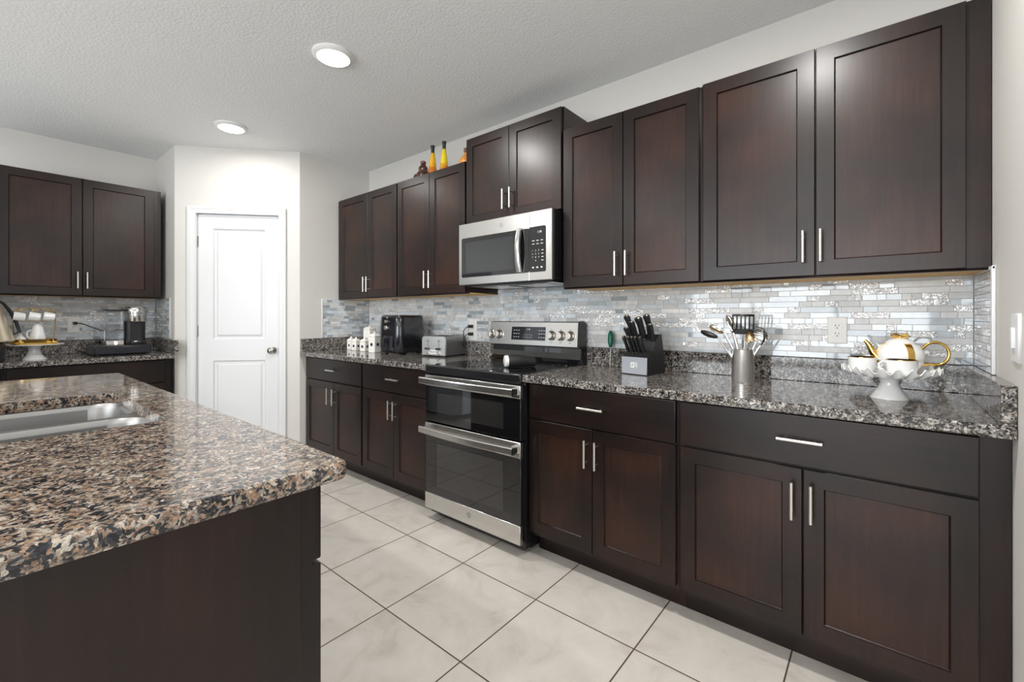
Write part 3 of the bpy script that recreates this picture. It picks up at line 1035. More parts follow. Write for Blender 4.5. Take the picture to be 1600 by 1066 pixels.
for kx in (-2.083, -2.018, -1.582, -1.512, -1.444):
    b = MB()
    c0 = FP(kx, 0.068, 0.004); ax = (FP(kx, 0.068, 1.004) - c0)
    b.tube([c0, c0 + ax * 0.004, c0 + ax * 0.008, c0 + ax * 0.024, c0 + ax * 0.027], [0.030, 0.030, 0.0245, 0.022, 0.019], 28)
    fb(b, FP, kx - 0.005, kx + 0.005, 0.046, 0.090, 0.025, 0.038)
    obj('knob', b, M_NICKEL, pn)
    b = MB()
    b.tube([c0 - ax * 0.0006, c0 + ax * 0.0045], [0.0315, 0.0305], 28)
    for dz, wd in ((0.036, 0.012), (-0.043, 0.016)):
        fb(b, FP, kx - wd / 2, kx + wd / 2, 0.068 + dz, 0.0705 + dz, 0.004, 0.0043)
    obj('knob_ring', b, M_BLKP, pn)

# ------------------------------------------------------------------ microwave
mw = thing('microwave', 'stainless steel microwave mounted above the range', 'microwave', (-1.73, 2.2, 1.40))
MX0, MX1, MZ0, MZ1 = -2.079, -1.361, 1.405, 1.792
FM = F_back(2.005)
b = MB(); b.box(MX0 + 0.004, MX1 - 0.002, 2.004, 2.389, MZ0 + 0.006, 1.7955, 0.003, 1)
obj('body', b, M_BLK, mw)
b = MB(); b.nest(FM, MX0, -1.5125, MZ0, MZ1, [(0, 0), (0, 0.021), (0.003, 0.025)])
md = obj('door', b, M_STEEL, mw)
b = MB(); b.nest(FM, -1.5105, MX1, MZ0, MZ1, [(0, 0), (0, 0.021), (0.003, 0.025)])
mc = obj('control_panel', b, M_STEEL, mw)
b = MB()
pts = rrect(-2.052, -1.5125, 1.452, 1.700, 0.012, 4)
b.prism(pts, lambda a, c, w: FM(a, c, w), 0.0245, 0.0265)
gl = obj('door_glass', b, M_BLKGLASS, md)
b = MB(); b.nest(FM, -2.015, -1.625, 1.478, 1.672, [(0, 0.0262), (0, 0.0268), (0.001, 0.0270)])
obj('window', b, M_MWIN, gl)
b = MB()
pts = rrect(-1.5105, -1.398, 1.452, 1.704, 0.010, 4)
b.prism(pts, lambda a, c, w: FM(a, c, w), 0.0245, 0.0265)
kp = obj('keypad', b, M_BLKGLASS, mc)
b = MB()
text_mesh(b, '1:38', FM, -1.44, 1.672, 0.017, 0.0268)
for r_ in range(2):
    for c_ in range(3):
        fb(b, FM, -1.490 + c_ * 0.029, -1.474 + c_ * 0.029, 1.606 + r_ * 0.018, 1.6095 + r_ * 0.018, 0.0265, 0.0268)
for r_, row in enumerate(['0', '789', '456', '123']):
    for c_, ch in enumerate(row if len(row) == 3 else ' 0 '):
        if ch != ' ':
            text_mesh(b, ch, FM, -1.487 + c_ * 0.021, 1.515 + r_ * 0.0185, 0.0125, 0.0268)
    fb(b, FM, -1.427, -1.413, 1.5135 + r_ * 0.0185, 1.517 + r_ * 0.0185, 0.0265, 0.0268)
for c_ in range(3):
    fb(b, FM, -1.490 + c_ * 0.029, -1.478 + c_ * 0.029, 1.474, 1.481, 0.0265, 0.0268)
obj('keypad_print', b, M_TEXTW, kp)
b = MB()
n = 12
rr2 = []
for k in range(n + 1):
    s_ = k / n
    z = 1.456 + (1.706 - 1.456) * s_
    bow = 0.030 + 0.018 * math.sin(math.pi * s_)
    rr2.append([FM(-1.592, z, bow), FM(-1.590, z, bow + 0.012), FM(-1.582, z, bow + 0.015), FM(-1.570, z, bow + 0.015), FM(-1.562, z, bow + 0.012), FM(-1.560, z, bow)])
b.rings(rr2)
for z in (1.458, 1.690):
    fb(b, FM, -1.590, -1.562, z, z + 0.014, 0.024, 0.040)
obj('handle', b, M_STEELZ, md, label='bowed vertical steel handle')
b = MB(); badge(b, FM, -1.722, 1.745, 0.014, 0.025)
obj('round_badge', b, [M_BADGE, M_BADGE2], md)
b = MB()
b.box(MX0 + 0.02, MX1 - 0.02, 2.015, 2.38, 1.3975, 1.4105, 0.003, 1)
un = obj('underside', b, M_BLKP, mw)
b = MB()
for xa, xb in ((-2.0, -1.77), (-1.69, -1.46)):
    fb(b, lambda u, z, n: Vector((u, z, 1.3972 - n)), xa, xb, 2.09, 2.30, 0.0, 0.003)
fb(b, lambda u, z, n: Vector((u, z, 1.3972 - n)), -1.44, -1.385, 2.03, 2.20, 0.0, 0.002)
obj('vent_filter', b, M_STEEL, mw)

# ------------------------------------------------------------------ outlets and switch
def outlet(F, u, z, w, h, label, loc, plugs=False):
    B = MB(); B.nest(F, u - w / 2, u + w / 2, z - h / 2, z + h / 2, [(0, 0.0), (0, 0.0105), (0.003, 0.0128)])
    t = obj('wall_outlet', B, M_OUTLET, at=loc, label=label, cat='wall outlet')
    B = MB(); B.nest(F, u - w * 0.24, u + w * 0.24, z - h * 0.3, z + h * 0.3, [(0, 0.012), (0, 0.0140), (0.001, 0.0143)])
    s_ = obj('receptacle', B, M_OUTLET, t)
    B = MB()
    for dz in (-h * 0.15, h * 0.15):
        for du, hh in ((-0.006, 0.0045), (0.006, 0.0035)):
            fb(B, F, u + du - 0.001, u + du + 0.001, z + dz + 0.001 - hh + 0.003, z + dz + 0.001 + hh + 0.003, 0.0142, 0.0146)
        B.cyl(F(u, z + dz - 0.007, 0.0142), F(u, z + dz - 0.007, 0.0147), 0.0025, None, 10)
    obj('slots', B, M_SLOT, s_)
    return t
outlet(F_back(YB), -0.142, 1.145, 0.071, 0.115, 'cream wall outlet on the mosaic tile left of the cake stand', (-0.142, YB, 1.145))
outlet(F_back(YB), -2.357, 1.108, 0.080, 0.160, 'white wall outlet with two black plugs beside the toaster', (-2.357, YB, 1.108))
outlet(F_left(XL), 0.502, 1.137, 0.070, 0.116, 'cream wall outlet on the tile left of the coffee machine', (XL, 0.502, 1.137))
b = MB(); fs = F_right(XR); b.nest(fs, 1.705, 1.785, 1.082, 1.212, [(0, 0), (0, 0.004), (0.003, 0.007)])
sw_ = obj('light_switch', b, M_TRIM, at=(XR, 1.745, 1.147), label='white light switch plate on the right side wall', cat='light switch')
b = MB(); b.box(XR - 0.014, XR - 0.006, 1.735, 1.755, 1.120, 1.175, 0.002); obj('rocker', b, M_TRIM, sw_)

# ------------------------------------------------------------------ counter objects
ZT = 0.9142
# air fryer
AX, AY, AR = -2.905, 2.155, R(4)
t = thing('air_fryer', 'tall glossy black air fryer between the canisters and toaster', 'air fryer', (AX, AY, ZT), AR)
b = MB()
rr = []
for z, w, d, r in ((0.012, 0.105, 0.12, 0.05), (0.02, 0.122, 0.135, 0.055), (0.06, 0.128, 0.142, 0.055), (0.20, 0.126, 0.14, 0.05), (0.285, 0.120, 0.134, 0.045), (0.300, 0.112, 0.126, 0.04), (0.304, 0.098, 0.112, 0.035)):
    rr.append([(x, y, z) for x, y in rrect(-w, w, -d, d, r, 8)])
b.rings(rr)
obj('housing', b, plain('glossy_black_plastic', (0.009, 0.009, 0.012), 0.16, 0, 0.5), t, local=True)
b = MB(); fa = lambda u, z, n: Vector((u, -0.136 - n, z))
rr = []
for k in range(9):
    a = R(-58 + 116 * k / 8)
    rr.append([(0.128 * math.sin(a) * 0.88, -0.085 - 0.064 * math.cos(a), z) for z in (0.035, 0.145)])
b.rings([[r_[0] for r_ in rr] + [(0.06, -0.08, 0.035), (-0.06, -0.08, 0.035)], [r_[1] for r_ in rr] + [(0.06, -0.08, 0.145), (-0.06, -0.08, 0.145)]])
bk = obj('basket_drawer', b, plain('dark_drawer', (0.014, 0.014, 0.022), 0.3), t, local=True)
b = MB(); b.box(-0.014, 0.014, -0.188, -0.140, 0.095, 0.125, 0.006); b.box(-0.016, 0.016, -0.194, -0.180, 0.06, 0.13, 0.006)
obj('handle', b, M_BLKP, bk, local=True)
for kz, r_ in ((0.205, 0.019), (0.255, 0.012)):
    b = MB(); b.tube([fa(-0.02, kz, -0.004), fa(-0.02, kz, 0.012), fa(-0.02, kz, 0.017)], [r_, r_, r_ * 0.8], 20)
    obj('dial', b, M_NICKEL, t, local=True, label='silver control dial')
b = MB(); text_mesh(b, 'AIR', fa, -0.012, 0.282, 0.012, 0.003); obj('front_print', b, M_TEXTW, t, local=True)
for sx in (-1, 1):
    for sy in (-1, 1):
        b = MB(); b.cyl((sx * 0.08, sy * 0.09, 0), (sx * 0.08, sy * 0.09, 0.014), 0.012, 0.014, 12); obj('foot', b, M_BLKP, t, local=True)
b = MB(); b.tube([(-2.357, 2.35, 1.13), (-2.362, 2.33, 1.13), (-2.385, 2.32, 1.10), (-2.40, 2.335, 1.03), (-2.42, 2.35, 0.96), (-2.50, 2.365, 0.921), (-2.65, 2.366, 0.919), (-2.80, 2.30, 0.919)], 0.0032, 8)
b.box(-2.368, -2.346, 2.345, 2.384, 1.121, 1.145, 0.004)
obj('power_cord', b, M_BLKP, t)

# toaster
TX, TY = -2.508, 2.238
t = thing('toaster', 'four slot stainless steel toaster with black levers', 'toaster', (TX, TY, ZT), R(8))
b = MB()
w, d, h = 0.108, 0.108, 0.148
def FTx(a, c, ww): return (a, ww, c)
pr = [(-w, 0.012), (w, 0.012), (w, h - 0.02), (w - 0.006, h - 0.006), (w - 0.02, h), (-w + 0.02, h), (-w + 0.006, h - 0.006), (-w, h - 0.02)]
b.prism(pr, FTx, -d, d)
obj('shell', b, M_TOASTER, t, local=True, label='dark brushed steel side shell')
b = MB()
pr2 = [(x * 1.01, z) for x, z in pr]
b.prism(pr2, FTx, -d - 0.012, -d + 0.001)
fp = obj('front_panel', b, steel('toaster_front_steel', 0.35, (0.82, 0.82, 0.82), 'z', var=0.05), t, local=True)
b = MB()
for yy in (-0.045, 0.02):
    pass
for xx in (-0.072, -0.028, 0.028, 0.072):
    b.box(xx - 0.012, xx + 0.012, -0.075, 0.075, h - 0.004, h + 0.0015, 0.001, 1)
obj('slot', b, M_BLKM, t, local=True)
b = MB(); b.box(-w + 0.006, w - 0.006, -d - 0.006, d - 0.004, 0.0, 0.014, 0.002); obj('base', b, M_BLKP, t, local=True)
for xx in (-0.052, 0.052):
    b = MB(); b.box(xx - 0.0015, xx + 0.0015, -d - 0.0126, -d - 0.010, 0.05, 0.125, 0); b.box(xx - 0.016, xx + 0.016, -d - 0.0126, -d - 0.011, 0.113, 0.116, 0)
    obj('lever_track', b, M_SLOT, fp, local=True)
    b = MB(); b.box(xx - 0.002 - 0.014, xx - 0.002 + 0.014, -d - 0.034, -d - 0.012, 0.052, 0.066, 0.004); obj('lever', b, M_BLKP, fp, local=True)
    b = MB(); b.cyl((xx, -d - 0.011, 0.025), (xx, -d - 0.022, 0.025), 0.011, 0.010, 16); obj('browning_dial', b, M_NICKEL, fp, local=True)
for xx in (-0.024, -0.008, 0.008, 0.024)[:2] + (0.008, 0.024):
    b = MB()
    for zz in (0.025, 0.043):
        b.cyl((xx, -d - 0.011, zz), (xx, -d - 0.015, zz), 0.0055, None, 10)
    obj('button', b, M_PORC, fp, local=True)
b = MB(); b.tube([(-2.357, 2.36, 1.075), (-2.362, 2.335, 1.075), (-2.378, 2.325, 1.06), (-2.380, 2.335, 0.98), (-2.378, 2.345, 0.925), (-2.40, 2.35, 0.92), (-2.45, 2.352, 0.93)], 0.0032, 8)
b.box(-2.368, -2.346, 2.345, 2.384, 1.064, 1.088, 0.004)
obj('power_cord', b, M_BLKP, t)

# white house-shaped canisters
M_CAN = plain('cream_ceramic', (0.86, 0.84, 0.79), 0.2, 0, 0.4)
def canister(x, y, w, h, label, kn=0.012, rz=R(12)):
    t = thing('canister', label, 'canister', (x, y, ZT), rz, group='white square canisters with dark dots')
    B = MB(); B.box(-w / 2, w / 2, -w / 2, w / 2, 0, h, 0.004)
    body = obj('jar', B, M_CAN, t, local=True)
    B = MB()
    rr = [[(x_, y_, z_) for x_, y_ in rrect(-q, q, -q, q, 0.004, 3)] for q, z_ in ((w / 2 + 0.002, h + 0.0005), (w / 2 + 0.002, h + 0.006), (w * 0.3, h + 0.020), (w * 0.12, h + 0.026))]
    B.rings(rr)
    B.sphere((0, 0, h + 0.030), kn * 0.75)
    obj('lid', B, M_CAN, t, local=True)
    B = MB(); zc_ = h * 0.5; r_ = min(0.017, w * 0.2)
    B.cyl((0, -w / 2 - 0.0004, zc_), (0, -w / 2 + 0.001, zc_), r_, None, 20)
    B.cyl((w / 2 - 0.001, 0, zc_), (w / 2 + 0.0004, 0, zc_), r_, None, 20)
    obj('round_motif', B, plain('dark_motif', (0.03, 0.03, 0.045), 0.4), body, local=True)
    return t
canister(-3.610, 2.130, 0.052, 0.078, 'small white canister, leftmost on the corner counter')
canister(-3.490, 2.105, 0.055, 0.078, 'small white canister second from the left')
canister(-3.500, 2.245, 0.078, 0.178, 'tall white canister at the back of the group')
canister(-3.345, 2.100, 0.060, 0.082, 'small white canister in front of the tall one')
canister(-3.180, 2.085, 0.070, 0.130, 'white canister closest to the black air fryer')

# refrigerator past the end of the left counter
t = thing('refrigerator', 'tall refrigerator past the left counter, seen reflected in the oven glass', 'refrigerator', (-4.3, -0.62, 0))
M_FR = plain('fridge_side_grey', (0.60, 0.66, 0.72), 0.35)
b = MB(); b.box(-4.70, -3.89, -1.07, -0.17, 0.03, 1.77, 0.004); obj('cabinet', b, M_FR, t)
for y0, y1, z0, z1 in ((-1.07, -0.623, 0.74, 1.77), (-0.617, -0.17, 0.74, 1.77), (-1.07, -0.17, 0.06, 0.73)):
    b = MB(); b.box(-3.88, -3.74, y0, y1, z0, z1, 0.008); d = obj('door', b, M_FR, t)
    b = MB()
    if z0 > 0.5:
        yy = y1 - 0.05 if y0 < -1 else y0 + 0.05
        b.tube([(-3.74, yy, 0.86), (-3.69, yy, 0.88), (-3.69, yy, 1.50), (-3.74, yy, 1.52)], 0.012, 10)
    else:
        b.tube([(-3.74, -0.97, 0.65), (-3.69, -0.95, 0.65), (-3.69, -0.29, 0.65), (-3.74, -0.27, 0.65)], 0.012, 10)
    obj('handle', b, M_STEELZ, d)

# black lying cylinder on the cooktop
t = thing('salt_grinder', 'black tapered grinder with white end lying on the cooktop', 'grinder', (-1.58, 1.96, 0.9195), R(58))
b = MB(); b.tube([(-0.060, 0, 0.036), (-0.056, 0, 0.036), (0.0, 0, 0.036), (0.03, 0, 0.034), (0.075, 0, 0.028), (0.100, 0, 0.027), (0.106, 0, 0.027)], [0.033, 0.0355, 0.036, 0.034, 0.027, 0.026, 0.020], 28)
gb = obj('body', b, M_BLKM, t, local=True)
b = MB(); b.tube([(-0.076, 0, 0.036), (-0.074, 0, 0.036), (-0.060, 0, 0.036)], [0.028, 0.032, 0.033], 28)
obj('end_cap', b, M_PORC, t, local=True, label='white end cap')

# knife block
M_KB = plain('block_black', (0.012, 0.012, 0.013), 0.4)
KX, KY = -0.945, 2.100
t = thing('knife_block', 'black stepped knife block with a silver front plate', 'knife block', (KX, KY, ZT), R(-8))
b = MB()
side = [(0.004, 0.0), (0.004, 0.088), (0.022, 0.100), (0.062, 0.122), (0.066, 0.140), (0.118, 0.200), (0.142, 0.200), (0.165, 0.10), (0.178, 0.0)]
b.prism(side, lambda a, c, w: (w, a, c), -0.070, 0.070)
obj('block', b, M_KB, t, local=True)
b = MB(); b.box(-0.071, 0.071, -0.002, 0.005, 0.004, 0.088, 0.001, 1)
pl = obj('front_plate', b, plain('plate_silver', (0.52, 0.55, 0.60), 0.35, 0.7), t, local=True, label='silver front plate')
fk = lambda u, z, n: Vector((u, -0.002 - n, z))
b = MB()
b.mat(0); fb(b, fk, -0.018, 0.018, 0.036, 0.062, 0, 0.0008)
b.mat(1); fb(b, fk, 0.003, 0.015, 0.038, 0.060, 0.0007, 0.0012)
b.mat(0); fb(b, fk, 0.0055, 0.008, 0.042, 0.057, 0.0011, 0.0015); fb(b, fk, 0.0105, 0.013, 0.042, 0.057, 0.0011, 0.0015)
b.mat(1)
for du in (-0.012, -0.005):
    b.cyl(fk(du, 0.056, 0.0006), fk(du, 0.056, 0.0012), 0.0022, None, 10)
    fb(b, fk, du - 0.002, du + 0.002, 0.041, 0.053, 0.0007, 0.0012)
obj('plate_emblem', b, [M_PORC, M_BADGE], pl, local=True)
ORD = ['leftmost', 'second from left', 'third from left', 'fourth from left', 'fifth from left', 'rightmost']
KM = WM[t.name]
def knife(bx, by, bz, L, r, lean, label, group, big=True, sx=0.0):
    """handle leaves the block slot and leans toward the room"""
    base = KM @ Vector((bx, by, bz))
    T = thing('knife', label, 'knife', base, R(-8), group)
    dr = Vector((sx, -math.sin(lean), math.cos(lean)))
    up = Vector((0, math.cos(lean), math.sin(lean)))
    B = MB()
    pts, rad = [], []
    for s_, q in ((0.0, 0.75), (0.08, 0.85), (0.25, 1.0), (0.5, 0.9), (0.75, 1.0), (0.92, 1.15), (1.0, 0.9)):
        pts.append(dr * (L * s_) + up * (0.006 * math.sin(s_ * 3.1) if big else 0))
        rad.append(r * q * 1.22)
    B.tube(pts, rad, 12, flat=1.35)
    obj('handle', B, M_BLKP, T, local=True)
    B = MB(); e = pts[-1]
    B.tube([e - dr * 0.001, e + dr * 0.003, e + dr * 0.0045], [r * 0.9, r * 0.8, r * 0.4], 12, flat=1.35)
    obj('end_cap', B, M_CHROME, T, local=True, label='steel butt cap')
    B = MB(); B.tube([dr * -0.006, dr * 0.004], [r * 0.72, r * 0.78], 12, flat=1.35)
    obj('bolster', B, M_CHROME, T, local=True, label='steel bolster')
for i, u in enumerate((-0.058, -0.032, -0.012, 0.008, 0.034, 0.058)):
    if i == 5: continue
    knife(u, 0.040, 0.113, 0.088, 0.0068, R(30), 'small black handled steak knife in the front row, ' + ['leftmost', 'second from the left', 'middle one', 'second from the right', 'rightmost'][i], 'steak knives in the block', False)
big = [(-0.056, 0.090, 0.172, 0.135, 0.0095, 0.10, 'tall black knife handle standing highest at the block left'), (-0.033, 0.080, 0.160, 0.115, 0.009, 0.05, 'black handled knife second from left in the back row'),
       (-0.006, 0.096, 0.180, 0.115, 0.0115, 0.04, 'thick black handled knife in the middle of the back row'), (0.034, 0.100, 0.184, 0.125, 0.010, -0.02, 'tall black handled knife at the right of the back row'),
       (0.054, 0.085, 0.166, 0.095, 0.0085, -0.04, 'shorter black handled knife at the right edge of the block'), (-0.062, 0.064, 0.142, 0.10, 0.0075, 0.04, 'slim black handled knife at the far left above the steak knives')]
for bx, by, bz, L, r, sx, lab in big:
    knife(bx, by, bz, L, r, R(24), lab, 'large knives in the block', True, -sx)

# green handled pick leaning at the wall
t = thing('corkscrew_pick', 'green handled metal pick leaning on the tile beside the range', 'kitchen tool', (-1.19, 2.31, ZT))
b = MB(); b.tube([(-0.012, 0.040, 0.112), (-0.0125, 0.042, 0.118), (-0.014, 0.046, 0.14), (-0.016, 0.050, 0.165), (-0.018, 0.054, 0.19), (-0.019, 0.056, 0.205), (-0.0195, 0.057, 0.209)], [0.005, 0.010, 0.0155, 0.0165, 0.0145, 0.009, 0.003], 16)
obj('handle', b, M_GREEN, t, local=True, label='dark green handle')
b = MB(); b.tube([(0, 0.01, 0.001), (-0.012, 0.040, 0.113)], [0.0015, 0.0024], 8); obj('shaft', b, M_CHROME, t, local=True)

# utensil crock and the utensils in it
UX, UY = -0.468, 2.175
t = thing('utensil_crock', 'stainless steel utensil holder on the granite counter', 'utensil holder', (UX, UY, ZT))
b = MB(); b.lathe((0, 0, 0), [(0.0, 0.0), (0.044, 0.0), (0.0455, 0.004), (0.0455, 0.143), (0.0465, 0.147), (0.0445, 0.147), (0.043, 0.143), (0.043, 0.008), (0.0, 0.008)], 40)
obj('crock', b, plain('crock_steel', (0.80, 0.79, 0.78), 0.3, 1.0), t, local=True)
CR = Vector((UX, UY, ZT))
def utensil(name, label, top, foot, cat, r=0.004):
    """shaft from a foot inside the crock to the neck below its head"""
    T = thing(name, label, cat, CR + Vector(foot), 0, 'utensils in the steel crock')
    top = (top[0] * 1.12, top[1] * 1.1, top[2] * 1.06)
    B = MB(); v = Vector(top) - Vector(foot)
    B.tube([(0, 0, 0), v * 0.5, v * 0.85, v], [r * 1.1, r, r * 0.8, r * 0.6], 10, flat=1.6)
    obj('shaft', B, M_CHROME, T, local=True)
    return T, v
RX = Matrix.Rotation
def bowl_head(T, pos, direc, w, l, dp, mat, nm_='bowl', face=None):
    """spoon bowl: half ellipsoid shell pointing along direc, opening toward face"""
    d = Vector(direc).normalized()
    w, l = w * 1.15, l * 1.15
    fz = Vector(face or (0, -1, 0.2)); fz = (fz - d * fz.dot(d)).normalized()
    sd = d.cross(fz)
    B = MB()
    rr = []
    c = Vector(pos) + d * l
    for k in range(7):
        ph = R(90) * k / 6
        q, dep = math.cos(ph), math.sin(ph)
        rr.append([c + sd * (w * max(q, 0.02) * math.sin(2 * math.pi * i / 24)) - d * (l * max(q, 0.02) * math.cos(2 * math.pi * i / 24)) - fz * (dp * dep) for i in range(24)])
    inner = [[p + fz * 0.0015 for p in g] for g in rr[::-1]]
    B.rings(rr, False, True)
    B.rings(inner, True, False)
    return obj(nm_, B, mat, T, local=True)
T, v = utensil('ladle', 'black tipped serving spoon leaning lowest to the left in the crock', (-0.085, -0.03, 0.185), (0.02, 0.0, 0.012), 'cooking utensil')
bowl_head(T, v, (-0.9, -0.15, 0.35), 0.016, 0.034, 0.010, M_BLKP, face=(0.2, -0.6, 1))
T, v = utensil('serving_spoon', 'steel serving spoon leaning left above the black spoon', (-0.07, 0.005, 0.205), (0.025, 0.01, 0.012), 'cooking utensil')
bowl_head(T, v, (-0.85, -0.1, 0.45), 0.017, 0.030, 0.010, M_CHROME, face=(-0.1, -0.7, 0.7))
T, v = utensil('serving_spoon', 'large steel spoon with deep bowl left of the slotted turner', (-0.032, -0.012, 0.205), (0.015, -0.01, 0.012), 'cooking utensil', 0.005)
bowl_head(T, v, (-0.30, -0.1, 1.0), 0.024, 0.036, 0.016, M_CHROME, face=(-0.75, -0.6, 0.1))
T, v = utensil('slotted_turner', 'black slotted turner standing tallest in the crock', (0.0, 0.0, 0.20), (0.0, 0.02, 0.012), 'cooking utensil')
b = MB()
d = Vector((0.05, -0.15, 1)).normalized(); sd = Vector((1, 0.25, -0.02)).normalized(); fn = sd.cross(d)
P0 = v
def tq(a0, a1, c0, c1):
    r0 = [P0 + sd * a0 + d * c0 + fn * 0.001, P0 + sd * a1 + d * c0 + fn * 0.001, P0 + sd * a1 + d * c1 + fn * 0.001, P0 + sd * a0 + d * c1 + fn * 0.001]
    b.rings([r0, [p - fn * 0.003 for p in r0]])
tq(-0.042, 0.042, 0.0, 0.024); tq(-0.044, 0.044, 0.080, 0.090)
for k in range(6):
    a = -0.044 + k * 0.0164
    tq(a, a + 0.006, 0.024, 0.080)
obj('blade', b, M_BLKP, T, local=True, label='black slotted blade')
T, v = utensil('pasta_fork', 'steel pasta fork with prongs leaning right in the crock', (0.062, 0.0, 0.155), (-0.02, 0.0, 0.012), 'cooking utensil')
b = MB()
b.tube([v, v + Vector((0.012, 0, 0.02)), v + Vector((0.017, 0, 0.05)), v + Vector((0.014, 0, 0.074))], [0.004, 0.009, 0.010, 0.004], 10, flat=0.5)
for k, (za, dx) in enumerate(((0.018, -0.030), (0.036, -0.042), (0.056, -0.044), (0.072, -0.040))):
    b.tube([v + Vector((0.012, 0, za)), v + Vector((0.002, -0.008, za + 0.006)), v + Vector((dx * 0.9, -0.014, za + 0.016))], [0.0024, 0.002, 0.001], 6)
obj('prongs', b, plain('dark_steel', (0.2, 0.2, 0.2), 0.25, 1.0), T, local=True)
T, v = utensil('serving_spoon', 'amber tinted steel spoon in front of the turner blade', (0.026, -0.018, 0.165), (-0.01, 0.01, 0.012), 'cooking utensil')
bowl_head(T, v, (0.12, 0, 1), 0.017, 0.022, 0.009, plain('bronze_steel', (0.45, 0.33, 0.18), 0.2, 1.0), face=(0, -1, 0))
T, v = utensil('skimmer', 'round shallow steel skimmer at the right of the crock', (0.045, 0.01, 0.17), (-0.015, 0.01, 0.012), 'cooking utensil')
bowl_head(T, v, (0.4, 0, 0.9), 0.030, 0.026, 0.008, M_CHROME, face=(0.2, -1, 0.1))
T, v = utensil('whisk', 'steel utensil handle standing upright at the crock middle', (0.012, -0.03, 0.19), (0.0, -0.015, 0.012), 'cooking utensil', 0.0045)

# cake stands
def cake_stand(x, y, label, br, pr_, zp, ruf=0.0, mat=M_PORC):
    t = thing('cake_stand', label, 'cake stand', (x, y, ZT))
    B = MB()
    B.lathe((0, 0, 0), [(0, 0), (br, 0), (br, 0.003), (br * 0.86, 0.014), (br * 0.62, 0.034), (br * 0.48, zp * 0.66), (br * 0.55, zp * 0.85), (br * 0.75, zp * 0.98), (0, zp * 0.985)], 40)
    obj('foot', B, mat, t, local=True)
    B = MB()
    prof = [(0, zp * 0.97), (pr_ * 0.5, zp * 0.975), (pr_ * 0.86, zp * 1.0), (pr_ * 0.95, zp + 0.012), (pr_, zp + 0.022), (pr_ * 0.985, zp + 0.024), (pr_ * 0.93, zp + 0.015), (pr_ * 0.84, zp + 0.006), (0, zp + 0.005)]
    if ruf:
        rf = [0, 0, 0, (ruf * 0.4, 22), (ruf, 22), (ruf, 22), (ruf * 0.4, 22), 0, 0]
        B.lathe((0, 0, 0), prof, 220, ruffle=rf)
    else:
        prof = [(0, zp * 0.96), (pr_ * 0.5, zp * 0.965), (pr_ * 0.9, zp * 0.985), (pr_, zp + 0.003), (pr_ * 0.985, zp + 0.006), (pr_ * 0.9, zp + 0.001), (0, zp + 0.001)]
        B.lathe((0, 0, 0), prof, 64)
    obj('plate', B, mat, t, local=True)
    return t
SX, SY, SZ = 0.027, 2.075, 0.083
cake_stand(SX, SY, 'white ruffled cake stand holding the teapot and cups', 0.054, 0.138, SZ, 0.0095)
PZ = ZT + SZ + 0.0054
def cup(x, y, z, label, rz, s=1.0, group='white cups on the ruffled stand'):
    t = thing('teacup', label, 'cup', (x, y, z), rz, group)
    B = MB(); B.lathe((0, 0, 0), [(0, 0.0), (0.020 * s, 0), (0.023 * s, 0.004 * s), (0.033 * s, 0.008 * s), (0.036 * s, 0.020 * s), (0.0375 * s, 0.049 * s), (0.0355 * s, 0.049 * s), (0.034 * s, 0.02 * s), (0.031 * s, 0.011 * s), (0, 0.009 * s)], 32)
    obj('bowl', B, M_PORC, t, local=True)
    B = MB(); B.lathe((0, 0, 0), [(0.0378 * s, 0.0480 * s), (0.0378 * s, 0.0496 * s), (0.0352 * s, 0.0496 * s), (0.0352 * s, 0.0480 * s)], 32)
    obj('gold_rim', B, M_GOLD, t, local=True, label='gold rim')
    B = MB(); B.tube([(-0.034 * s, 0, 0.040 * s), (-0.046 * s, 0, 0.044 * s), (-0.056 * s, 0, 0.036 * s), (-0.055 * s, 0, 0.024 * s), (-0.045 * s, 0, 0.013 * s), (-0.033 * s, 0, 0.010 * s)], 0.0032 * s, 8)
    obj('handle', B, M_PORC, t, local=True)
    return t
cup(SX - 0.076, SY - 0.014, PZ, 'white teacup at the left of the stand below the teapot spout', R(205), 1.13)
cup(SX + 0.030, SY - 0.076, PZ, 'white teacup in front of the teapot body', R(20), 1.13)
TPX, TPY = SX + 0.030, SY + 0.044
t = thing('teapot', 'white porcelain teapot with gold spout, handle and stripes', 'teapot', (TPX, TPY, PZ), R(10))
b = MB()
prof = [(0, 0), (0.036, 0), (0.038, 0.005), (0.052, 0.018), (0.064, 0.038), (0.068, 0.058), (0.065, 0.078), (0.054, 0.096), (0.040, 0.106), (0.0, 0.108)]
b.lathe((0, 0, 0), prof, 40)
tb = obj('pot_body', b, M_PORC, t, local=True)
b = MB(); b.lathe((0, 0, 0), [(0.042, 0.105), (0.042, 0.109), (0.030, 0.118), (0.010, 0.124), (0, 0.125)], 32)
ld = obj('lid', b, M_PORC, t, local=True)
b = MB()
b.tube([(-0.026, 0, 0.130), (-0.018, 0.004, 0.138), (-0.008, -0.003, 0.136), (0.0, 0.0, 0.130), (0.008, 0.003, 0.136), (0.018, -0.004, 0.139), (0.024, 0.0, 0.131), (0.014, 0.0, 0.127), (0, 0, 0.126), (-0.014, 0, 0.127)], 0.0042, 8, closed=True)
b.cyl((0, 0, 0.120), (0, 0, 0.130), 0.006, 0.005, 12)
obj('knob', b, M_GOLD, ld, local=True, label='gold bow knob')
